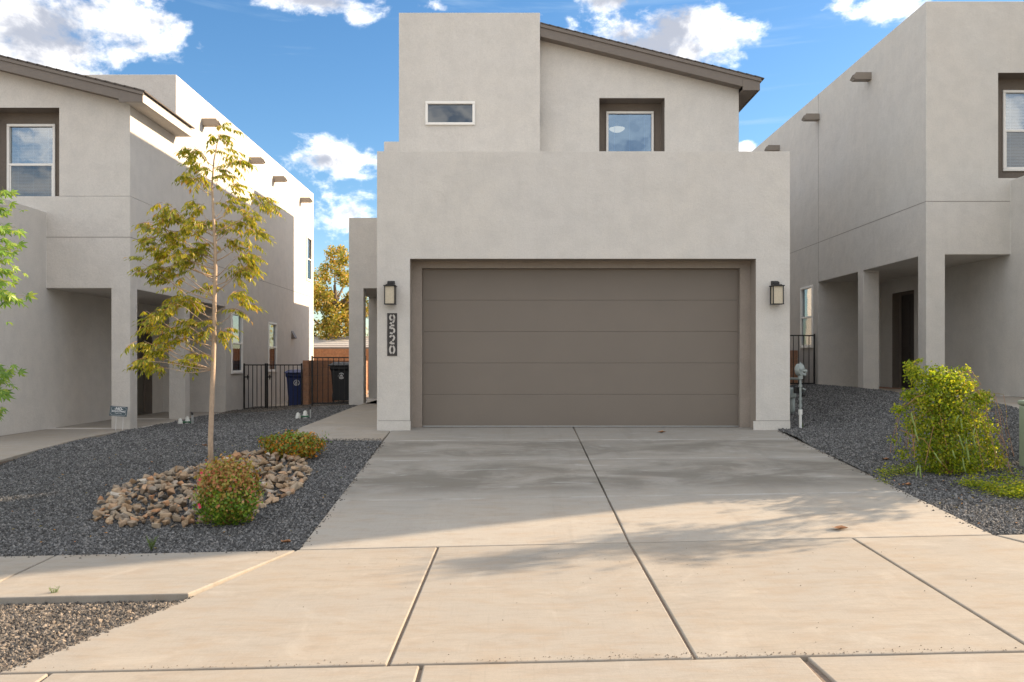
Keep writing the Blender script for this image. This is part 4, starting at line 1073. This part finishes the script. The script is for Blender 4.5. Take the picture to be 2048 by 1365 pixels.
def back_tree(x, y, w, h, seed, label, n=9000, zlow=1.0):
    root = empty('autumn_tree', (x, y, -.2), label=label, cat='tree'); rnd = random.Random(seed)
    g = G(); g.tube([(0, 0, 0), (.1, 0, h * .35), (-.05, 0, h * .7)], [.22, .16, .06], 10)
    for i in range(14):
        a = rnd.uniform(0, 6.28); z = h * rnd.uniform(.25, .6); e = Vector((math.cos(a) * w * .75, math.sin(a) * w * .6, z + h * rnd.uniform(.1, .35)))
        g.tube([(0, 0, z), e * .5 + Vector((0, 0, z * .5)), e], [.07, .045, .012], 5)
    g.obj('trunk', BARKD, root)
    g = G(); clumps = []
    for _ in range(85):
        d = rand_dir(rnd); r = rnd.random() ** .4
        clumps.append((Vector((d.x * w * r, d.y * w * .8 * r, h * .58 + d.z * h * .42 * r)), rnd.uniform(.22, .5)))
    for i in range(n):
        c, r = clumps[i % len(clumps)]; d = rand_dir(rnd)
        p = c + d * r * rnd.random() ** .4 * Vector((1, 1, .7)).length / 1.5
        if p.z < zlow: continue
        t = rand_dir(rnd); t.z -= .4; leaf_blade(g, p, t, (d + rand_dir(rnd) * .6).normalized(), .15, .085, .15, .15)
    g.obj('foliage', LEAF_B, root, kind='stuff')
back_tree(-8.1, 41, 2.7, 6.9, 5, 'large tree in orange and green autumn leaf behind the back wall', 15000)
back_tree(-3.6, 44, 2.4, 5.6, 6, 'second autumn tree glimpsed through the porch opening of the middle house', 8000)

# ------------------------------------------------------------------ walls of block
def block_mesh(l, t, h, mat):
    g = G(); g.box(-l / 2, l / 2, -t / 2, t / 2, -h / 2, h / 2); me = bpy.data.meshes.new('block'); me.from_pydata(g.v, [], g.f); me.materials.append(mat)
    return me
def block_wall(p0, ang, length, z0, courses, mat, label, L=.4, H=.2, T=.15, near=True):
    root = empty('block_wall', (p0[0], p0[1], z0), ang, label=label, cat='wall')
    g = G(); g.box(.006, length - .006, -T / 2 + .006, T / 2 - .006, 0, courses * H - .008); g.obj('mortar', MORTAR, root)
    full = block_mesh(L - .01, T, H - .01, mat); half = block_mesh(L / 2 - .01, T, H - .01, mat); rnd = random.Random(2)
    for c in range(courses):
        x = 0.0
        if c % 2: x = -L / 2
        while x < length - .01:
            a = max(0, x); b = min(length, x + L); 
            if b - a > .05:
                o = bpy.data.objects.new('block', full if b - a > L - .02 else half); COL.objects.link(o); o.parent = root
                o.location = ((a + b) / 2, rnd.uniform(-.002, .002), c * H + H / 2)
                if abs((b - a) - L) > .02 and abs((b - a) - L / 2) > .02: o.scale.x = (b - a - .01) / (L / 2 - .01)
            x += L
    return root
block_wall((-5.055, 21.78), R(90), 9.2, -.16, 6, BLOCKM, 'tan block wall between the blue bin and the black bin')
block_wall((-10.4, 33.2), 0, 9.2, -.10, 8, BLOCKO, 'sunlit orange block wall across the back of the yards')
block_wall((6.95, 20.95), R(90), 5.6, .28, 5, BLOCKM, 'tan block wall behind the black gate of the right house')

def far_shed():
    root = empty('shed', (-8.2, 38, -.2), label='low outbuilding with pale ribbed roof beyond the orange wall', cat='shed')
    g = G(); g.box(-2.5, 2.15, 0, 3, 0, 1.90); g.obj('wall', BLOCKO, root)
    g = G(); n = 6
    for i in range(n):
        y0 = -.25 + i * .45; z0 = 1.84 + i * .095
        g.add([(-2.7, y0, z0), (2.3, y0, z0), (2.3, y0 + .46, z0 + .08), (-2.7, y0 + .46, z0 + .08), (-2.7, y0, z0 - .03), (2.3, y0, z0 - .03), (2.3, y0 + .46, z0 + .05), (-2.7, y0 + .46, z0 + .05)],
              [(0, 1, 2, 3), (4, 5, 1, 0), (5, 6, 2, 1), (7, 4, 0, 3), (6, 7, 3, 2)])
    g.obj('roof', FARROOF, root)
    g = G(); g.box(-2.7, 2.3, -.27, -.25, 1.72, 1.83); g.obj('fascia', TRIM, root)
far_shed()

# ------------------------------------------------------------------ gates
def gate(loc, rz, w, h, n, label, latch=None, group=None, split=None):
    root = empty('gate', loc, rz, label=label, cat='gate')
    for x in (0, w):
        g = G(); g.box(x - .018, x + .018, -.018, .018, -.05, h + .01); g.obj('post', BLACK, root, .003)
    for z in (.03, h - .03):
        g = G(); g.box(.018, w - .018, -.012, .012, z - .014, z + .014); g.obj('rail', BLACK, root)
    for i in range(1, n + 1):
        x = w * i / (n + 1)
        g = G(); g.box(x - .008, x + .008, -.008, .008, .044, h - .044); g.obj('bar', BLACK, root)
    if latch is not None:
        g = G(); g.box(latch - .05, latch + .06, -.04, -.012, h * .70, h * .70 + .03); g.box(latch + .02, latch + .045, -.05, -.02, h * .70 - .05, h * .70 + .07); g.obj('latch', BLACK, root)
    return root
gate((-6.58, 21.72, -.20), 0, .535, 1.15, 4, 'narrow black bar gate leaf against the left house wall', .07)
gate((-6.0, 21.72, -.20), 0, .86, 1.15, 7, 'black bar gate leaf in front of the blue bin', .04)
gate((-4.66, 20.75, -.02), 0, 1.27, 1.15, 9, 'black bar gate in front of the black bin, beside the porch column', None)
gate((5.9, 20.5, .46), 0, 1.36, 1.19, 10, 'black bar gate against the wall of the right house', None)

# ------------------------------------------------------------------ bins
def bin_(loc, rz, mat, label, w=.56, d=.66, h=1.0):
    root = empty('wheeled_bin', loc, rz, label=label, cat='bin')
    g = G(); a, b = .74, 1.0
    def ring(s, z, sy=1): return [(-w / 2 * s, -d / 2 * s, z), (w / 2 * s, -d / 2 * s, z), (w / 2 * s, d / 2 * s, z), (-w / 2 * s, d / 2 * s, z)]
    rs = [ring(.74, .05), ring(.78, .30), ring(.90, .80 * h), ring(.99, .82 * h), ring(1.0, .90 * h)]
    vs = sum(rs, []); fs = [(3, 2, 1, 0)]
    for i in range(len(rs) - 1):
        for k in range(4): fs.append((i * 4 + k, i * 4 + (k + 1) % 4, (i + 1) * 4 + (k + 1) % 4, (i + 1) * 4 + k))
    fs.append(tuple(16 + k for k in range(4))); g.add(vs, fs); g.obj('body', mat, root, .015)
    g = G(); r = [[(-w / 2 - .03, -d / 2 - .04, .90 * h + .003), (w / 2 + .03, -d / 2 - .04, .90 * h + .003), (w / 2 + .03, d / 2 + .02, .93 * h), (-w / 2 - .03, d / 2 + .02, .93 * h)],
                [(-w / 2 - .03, -d / 2 - .04, .93 * h), (w / 2 + .03, -d / 2 - .04, .93 * h), (w / 2 + .03, d / 2 + .02, .96 * h), (-w / 2 - .03, d / 2 + .02, .96 * h)],
                [(-w / 2 + .06, -d / 2 + .05, .985 * h), (w / 2 - .06, -d / 2 + .05, .985 * h), (w / 2 - .06, d / 2 - .04, 1.0 * h), (-w / 2 + .06, d / 2 - .04, 1.0 * h)]]
    vs = sum(r, []); fs = [(3, 2, 1, 0)] + [(i * 4 + k, i * 4 + (k + 1) % 4, (i + 1) * 4 + (k + 1) % 4, (i + 1) * 4 + k) for i in range(2) for k in range(4)] + [(8, 9, 10, 11)]
    g.add(vs, fs); g.obj('lid', mat, root, .01)
    for sx in (-1, 1):
        g = G(); g.tube([(sx * (w / 2 - .07), d / 2 * .6, .11), (sx * (w / 2 - .02), d / 2 * .6, .11)], .11, 16); g.obj('wheel', BLACKB, root)
    g = G(); g.tube([(-w / 2 + .05, d / 2 + .05, .9 * h), (w / 2 - .05, d / 2 + .05, .9 * h)], .014, 8); g.obj('handle', mat, root)
    # round white emblem printed on the front face: ring with an upright mark
    e = G(); n = 20; cz = .66 * h; y = -(d / 2) * (.78 + .12 * ((cz - .3) / (.8 * h - .3))) - .006; sl = .026
    def pt(r, a): return (r * math.sin(a), y - sl * 0 - (r * math.cos(a)) * (.12 * d / 2) / (.8 * h - .3), cz + r * math.cos(a))
    for k in range(n):
        if k in (4, 5, 14, 15): pass
        a0, a1 = 6.283 * k / n, 6.283 * (k + 1) / n; e.add([pt(.062, a0), pt(.078, a0), pt(.078, a1), pt(.062, a1)], [(0, 1, 2, 3)])
    def q(x0, z0, x1, z1, wd):
        dx, dz = x1 - x0, z1 - z0; l = math.hypot(dx, dz); nx_, nz_ = -dz / l * wd, dx / l * wd
        f = lambda xx, zz: (xx, y - .001 - zz * (.12 * d / 2) / (.8 * h - .3), cz + zz)
        e.add([f(x0 + nx_, z0 + nz_), f(x0 - nx_, z0 - nz_), f(x1 - nx_, z1 - nz_), f(x1 + nx_, z1 + nz_)], [(0, 1, 2, 3)])
    q(0, -.058, 0, .058, .006); q(-.04, -.03, 0, .03, .008); q(.04, -.03, 0, .03, .008); q(-.045, -.038, .045, -.038, .006); q(-.02, .0, -.035, .03, .005); q(.02, 0, .035, .03, .005)
    e.obj('emblem', WHITE, root)
    return root
bin_((-5.44, 22.55, -.20), R(8), BLUEB, 'dark blue wheeled bin with white round emblem behind the left gate')
bin_((-4.13, 21.75, -.01), R(6), BLACKB, 'black wheeled bin with white round emblem beside the porch column')

# ------------------------------------------------------------------ wall lanterns and number plaque
def lantern(px, label):
    x = (px - CX) * FY / F; y = FY; root = empty('wall_lantern', (x, y, 1.85), label=label, cat='wall lamp', group='lanterns either side of the garage door')
    g = G(); g.box(-.055, .055, -.022, -.001, .12, .36); g.obj('backplate', BLACK, root, .006)
    g = G(); g.box(-.05, .05, -.10, -.022, .29, .345); g.obj('arm', BLACK, root, .018, 3)
    g = G(); g.box(-.092, .092, -.205, -.03, .268, .284); g.box(-.06, .06, -.18, -.05, .284, .296); g.obj('cap', BLACK, root, .004)
    g = G()
    for (a, b) in ((-.08, -.19), (.068, -.19), (-.08, -.052), (.068, -.052)): g.box(a, a + .012, b, b + .012, .012, .268)
    g.box(-.084, .084, -.194, -.036, 0, .012); g.obj('cage', BLACK, root)
    g = G(); g.box(-.066, .066, -.180, -.052, .013, .266); g.obj('glass', SEEDED, root)
lantern(782.5, 'black box lantern with cream glass above the house number')
lantern(1549, 'black box lantern with cream glass right of the garage door, above the gas meter side')

def text_mesh(s, size, bold=0.0, depth=0.0):
    cu = bpy.data.curves.new('txt', 'FONT'); cu.body = s; cu.size = size; cu.align_x = 'CENTER'; cu.align_y = 'CENTER'; cu.offset = bold; cu.extrude = depth
    o = bpy.data.objects.new('txt', cu); COL.objects.link(o); dg = bpy.context.evaluated_depsgraph_get(); dg.update()
    me = bpy.data.meshes.new_from_object(o.evaluated_get(dg)); bpy.data.objects.remove(o); me.name = 'lettering'; me.materials.clear()
    return me
def plaque():
    root = empty('house_number', at(784.5, 669.5, FY), label='narrow black vertical plaque with cut-out house number 9520 under the left lantern', cat='house number')
    g = G(); g.box(-.074, .074, -.012, -.001, -.32, .32); g.obj('plate', PLAQ, root, .002)
    def arc(cx, cz, rx, rz, a0, a1, n=9): return [(cx + rx * math.cos(R(lerp(a0, a1, i / n))), cz + rz * math.sin(R(lerp(a0, a1, i / n)))) for i in range(n + 1)]
    strokes = {'9': [arc(0, .18, .33, .27, 105, 258), arc(0, .18, .33, .27, 75, -20) + [(.30, -.08), (.22, -.26), (.08, -.38)], [(-.02, -.42), (-.17, -.44), (-.33, -.38)], arc(0, .18, .33, .27, 282, 335)],
               '5': [[(-.20, .42), (.02, .42), (.32, .42)], [(-.26, .36), (-.28, .22), (-.30, .07)], [(-.22, .10), (0, .14), (.20, .10), (.32, -.03), (.33, -.20), (.20, -.36)], [(.10, -.41), (-.10, -.43), (-.33, -.35)]],
               '2': [[(-.32, .24), (-.24, .36), (-.06, .43)], [(.06, .43), (.24, .36), (.33, .22), (.26, .04), (.06, -.14)], [(-.04, -.20), (-.20, -.31), (-.34, -.43)], [(-.20, -.42), (.05, -.42), (.34, -.42)]],
               '0': [arc(0, 0, .34, .41, 104, 256), arc(0, 0, .34, .41, 76, -76)]}
    for i, ch in enumerate('9520'):
        g = G(); cz = .228 - i * .152
        for st in strokes[ch]:
            n = len(st); L = []; Rr = []
            for j, (x, z) in enumerate(st):
                p0 = Vector(st[max(0, j - 1)]); p1 = Vector(st[min(n - 1, j + 1)]); d = Vector(((p1.x - p0.x) * .1, (p1.y - p0.y) * .14)).normalized()
                w_ = .0130; c_ = Vector((x * .10, z * .14)); nn = Vector((-d.y, d.x)) * w_
                L.append((c_.x + nn.x, -.0135, cz + c_.y + nn.y)); Rr.append((c_.x - nn.x, -.0135, cz + c_.y - nn.y))
            m = len(L); g.add(L + Rr, [(j, j + 1, m + j + 1, m + j) for j in range(m - 1)])
        g.obj('digit', DIGIT, root)
plaque()

# ------------------------------------------------------------------ yard sign
def sign():
    b = at(238, 858, 14.93)
    root = empty('yard_sign', b, label='small slate blue sign reading NO SOLICITING on two thin stakes by the left porch column', cat='sign')
    root.rotation_euler = (0, 0, R(8))
    k = b.y / F; w = 33 * k; h = 20 * k
    bd = empty('sign_board', (0, -.02, 35 * k), 0, root); bd.rotation_euler = (R(-8), R(5), 0)
    g = G(); g.box(-w / 2, w / 2, -.008, 0, -h / 2, h / 2); g.obj('board', SLATE, bd)
    g = G(); c = .022; W2, H2 = w / 2 - .018, h / 2 - .014
    P = [(-W2 + c, -H2), (W2 - c, -H2), (W2, -H2 + c), (W2 - .012, 0), (W2, H2 - c), (W2 - c, H2), (-W2 + c, H2), (-W2, H2 - c), (-W2 + .012, 0), (-W2, -H2 + c)]
    for i in range(len(P)):
        a = Vector(P[i]); e = Vector(P[(i + 1) % len(P)]); n = (e - a).normalized(); n = Vector((-n.y, n.x)) * .0014
        g.add([(a.x + n.x, -.0095, a.y + n.y), (a.x - n.x, -.0095, a.y - n.y), (e.x - n.x, -.0095, e.y - n.y), (e.x + n.x, -.0095, e.y + n.y)], [(0, 1, 2, 3)])
    g.obj('border_print', WHITE, bd)
    for (s, sz, z, bo) in (('-NO-', .062, .040, .002), ('SOLICITING', .040, -.002, .0012), ('Thank You', .026, -.038, .0)):
        me = text_mesh(s, sz, bo); me.materials.append(WHITE); o = link('lettering', me, bd, loc=(0, -.0095, z)); o.rotation_euler = (R(90), 0, 0)
    for x in (-.055, .06):
        g = G(); g.tube([(x, 0, -.05), (x + .012, -.012, 27 * k)], .0045, 6); g.obj('stake', WHITE, root)
sign()

# ------------------------------------------------------------------ gas meter
def gas_meter():
    x0, y0 = 4.43, 13.1; root = empty('gas_meter', (x0, y0, 0), label='grey gas meter with riser pipe at the right corner of the middle house', cat='gas meter')
    g = G(); g.tube([(0, 0, -.05), (0, 0, .20)], .021, 10); g.tube([(0, 0, .20), (0, 0, .28)], .030, 10); g.obj('riser_sleeve', PVC, root)
    g = G(); g.tube([(0, 0, .28), (0, 0, .76)], .018, 10)
    for z in (.32, .42, .62): g.tube([(0, 0, z), (0, 0, z + .035)], .028, 8)
    g.obj('riser', GREYM, root)
    g = G(); g.tube([(-.03, -.01, .92), (-.01, -.06, .93)], [.02, .05], 12); g.tube([(.012, -.03, .88), (-.03, .02, .88)], [.088, .092], 20); g.tube([(-.03, .02, .88), (-.06, .05, .88)], [.085, .02], 20)
    g.tube([(0, 0, .74), (0, 0, .80)], .036, 10); g.tube([(0.02, 0, .86), (.10, .0, .86)], .018, 8); g.tube([(.08, 0, .83), (.08, 0, .89)], .012, 8); g.tube([(.02, 0, .82), (.08, 0, .80)], .022, 8); g.tube([(0, 0, 1.0), (0, 0, .93)], [.006, .02], 8)
    g.obj('regulator', GREYM, root, smooth=False)
    g = G(); g.tube([(0, .03, .74), (-.02, .2, .74), (-.08, .34, .74), (-.08, .36, .66)], .018, 8); g.tube([(.03, 0, .60), (.07, 0, .58), (.07, .12, .5)], .012, 8); g.obj('pipe', GREYM, root)
    g = G(); g.box(-.17, .03, .26, .44, .44, .60); g.obj('meter_head', GREYM, root, .02, 3)
    for x in (-.12, -.02):
        g = G(); g.tube([(x, .35, .20), (x, .35, .24), (x, .35, .42), (x, .35, .45)], [.035, .055, .055, .04], 14); g.obj('meter_bellows', GREYM, root, smooth=True)
    g = G(); g.box(-.07, .05, .05, .12, .52, .62); g.tube([(.02, .05, .50), (.07, .0, .50)], .03, 10); g.obj('valve', BLACK, root, .01)
gas_meter()

# ------------------------------------------------------------------ irrigation valves
def valve(px, py, label, extra):
    b = hit(px, py); root = empty('sprinkler_valve', b, label=label, cat='sprinkler valve')
    for (x, y, h) in ((-.09, -.03, .10), (.02, .05, .13)):
        g = G(); g.tube([(x, y, -.02), (x, y, h * .6), (x, y, h * .62), (x, y, h)], [.045, .045, .038, .034], 12); g.tube([(x, y, h), (x, y, h + .015)], .018, 8); g.obj('bonnet', PVC, root)
    g = G(); g.tube([(-.06, .0, .04), (.09, .03, .04)], .018, 8); g.obj('valve_body', GREENV, root)
    for x in ((.11, .13) if extra else (.12,)):
        g = G(); g.tube([(x, .03, -.02), (x, .03, .17)], .011, 8); g.obj('pipe', GALV, root)
    g = G(); g.tube([(.11, .03, .17), (.12, .03, .20), (.10, .03, .215)], .016, 8); g.obj('pipe_elbow', BLACK, root)
valve(607, 838, 'white-capped sprinkler valve in the gravel beside the porch path', False)
valve(371, 849, 'white-capped sprinkler valve with steel pipes beside the left porch column', True)

def pedestal():
    b = hit(2060, 934); root = empty('utility_pedestal', b, label='pale green utility pedestal at the right edge behind the vine', cat='utility box')
    g = G(); g.box(-.07, .13, -.1, .1, -.05, .68); g.obj('body', PEDG, root, .02, 3)
    g = G(); g.box(-.08, .14, -.11, .11, .683, .74); g.obj('cap', PEDG, root, .02, 3)
    g = G(); g.box(-.06, .12, -.102, -.1, .1, .6); g.obj('door', PEDG, root)
pedestal()

# chips and grit along the gutter joint
def grit():
    rnd = random.Random(77); g = G()
    for _ in range(520):
        x = rnd.uniform(-2.6, 3.4); x = x if rnd.random() < .5 else rnd.gauss(1.3, .8)
        y = 4.70 + abs(rnd.gauss(0, .035)); s = rnd.uniform(.0015, .0055); z = z_apron(x, y) + s * .3
        if rnd.random() < .25: y = rnd.uniform(4.8, 7.1)
        z = z_apron(x, y) + s * .3; a = rnd.uniform(0, 6.28); c, q = math.cos(a) * s, math.sin(a) * s
        g.add([(x + c, y + q, z), (x - q * .7, y + c * .7, z), (x - c, y - q, z), (x + q * .8, y - c * .8, z), (x, y, z + s)], [(0, 1, 4), (1, 2, 4), (2, 3, 4), (3, 0, 4)])
    tag(g.obj('grit', JOINT), 'fine dark grit scattered along the joint at the foot of the apron', 'grit', kind='stuff')
grit()

# houses across the street, behind the camera: they are mirrored in the windows and throw warm light back
def opposite_house(x0, seed, label):
    h = empty('house', (x0, -16, -.6), math.pi, label=label, cat='house')
    ops = [(1, 0, 8.2, 0, 12, 0, 4.2), (1, 1.6, 8.2, 2.6, 12, 0, 7.2), (-1, .8, 5.7, 0, .4, 0, 2.5), (-1, 6.3, 7.4, 0, 1.2, 0, 2.4), (-1, 2.4, 3.3, 2.6, 2.9, 4.9, 6.2), (-1, 5.6, 6.5, 2.6, 2.9, 4.9, 6.2)]
    voxel('wall', ops, WALL_L, h, .02)
    g = G(); g.box(.8, 5.7, .3, .35, 0, 2.5); g.obj('garage_door', DOORM, h)
    for x in (2.4, 5.6): window(h, (x, 2.86, 4.9), 0, .9, 1.3, 'hung')
opposite_house(-3.0, 1, 'stucco house across the street behind the viewer, left one')
opposite_house(7.0, 2, 'stucco house across the street directly behind the viewer')
opposite_house(17.0, 3, 'stucco house across the street behind the viewer, right one')

# loose stones on the concrete edges and leaf litter on the gravel
def loose():
    rnd = random.Random(91); g = G()
    def stone(x, y, z, s):
        a = rnd.uniform(0, 6.28); p = [(x + s * math.cos(a + q * 1.571) * rnd.uniform(.7, 1.1), y + s * math.sin(a + q * 1.571) * rnd.uniform(.7, 1.1), z + s * .15) for q in range(4)]
        g.add(p + [(x, y, z + s * .9), (x, y, z - s * .4)], [(0, 1, 4), (1, 2, 4), (2, 3, 4), (3, 0, 4), (1, 0, 5), (2, 1, 5), (3, 2, 5), (0, 3, 5)])
    for _ in range(260):
        y = rnd.uniform(7.3, 12.9); d = abs(rnd.gauss(0, .035)); rnd.random() < .6 and stone(4.05 - d, y, z_drive(4.05, y), rnd.uniform(.006, .014))
        y = rnd.uniform(7.3, 12.1); d = abs(rnd.gauss(0, .03)); rnd.random() < .5 and stone(-1.73 + d, y, z_drive(-1.73, y), rnd.uniform(.006, .014))
        x = rnd.uniform(-5.8, -1.8); y = YS - .01 - abs(rnd.gauss(0, .05)); rnd.random() < .3 and stone(x, y, z_walk(x, y), rnd.uniform(.005, .012))
        t = rnd.random(); x = lerp(-2.185, -2.75, t) + abs(rnd.gauss(0, .025)); y = lerp(6.0, 4.72, t); stone(x, y, z_apron(x, y), rnd.uniform(.005, .011))
        x = rnd.uniform(-3.1, -1.75); y = 12.17 + abs(rnd.gauss(0, .04)); stone(x, y, z_mw(x, y), rnd.uniform(.006, .012))
    tag(g.obj('loose_stones', GRAVW), 'loose gravel stones spilled along the edges of the driveway and pavement', 'gravel', kind='stuff')
    g = G()
    for _ in range(150):
        if rnd.random() < .5: x, y = rnd.uniform(-5.5, -1.8), rnd.uniform(7.3, 12)
        else: x, y = rnd.gauss(4.9, .5), rnd.gauss(8.6, .7)
        if not (x < -1.8 or x > 4.1) or y < 7.3: continue
        d = rand_dir(rnd); d.z *= .2; leaf_blade(g, Vector((x, y, z_gravel(x, y) + .022)), d, Vector((rnd.uniform(-.3, .3), rnd.uniform(-.3, .3), 1)), rnd.uniform(.018, .04), .016)
    tag(g.obj('leaf_litter', LEAF_O), 'small orange and brown fallen leaves strewn over the dark gravel', 'leaves', kind='stuff')
loose()
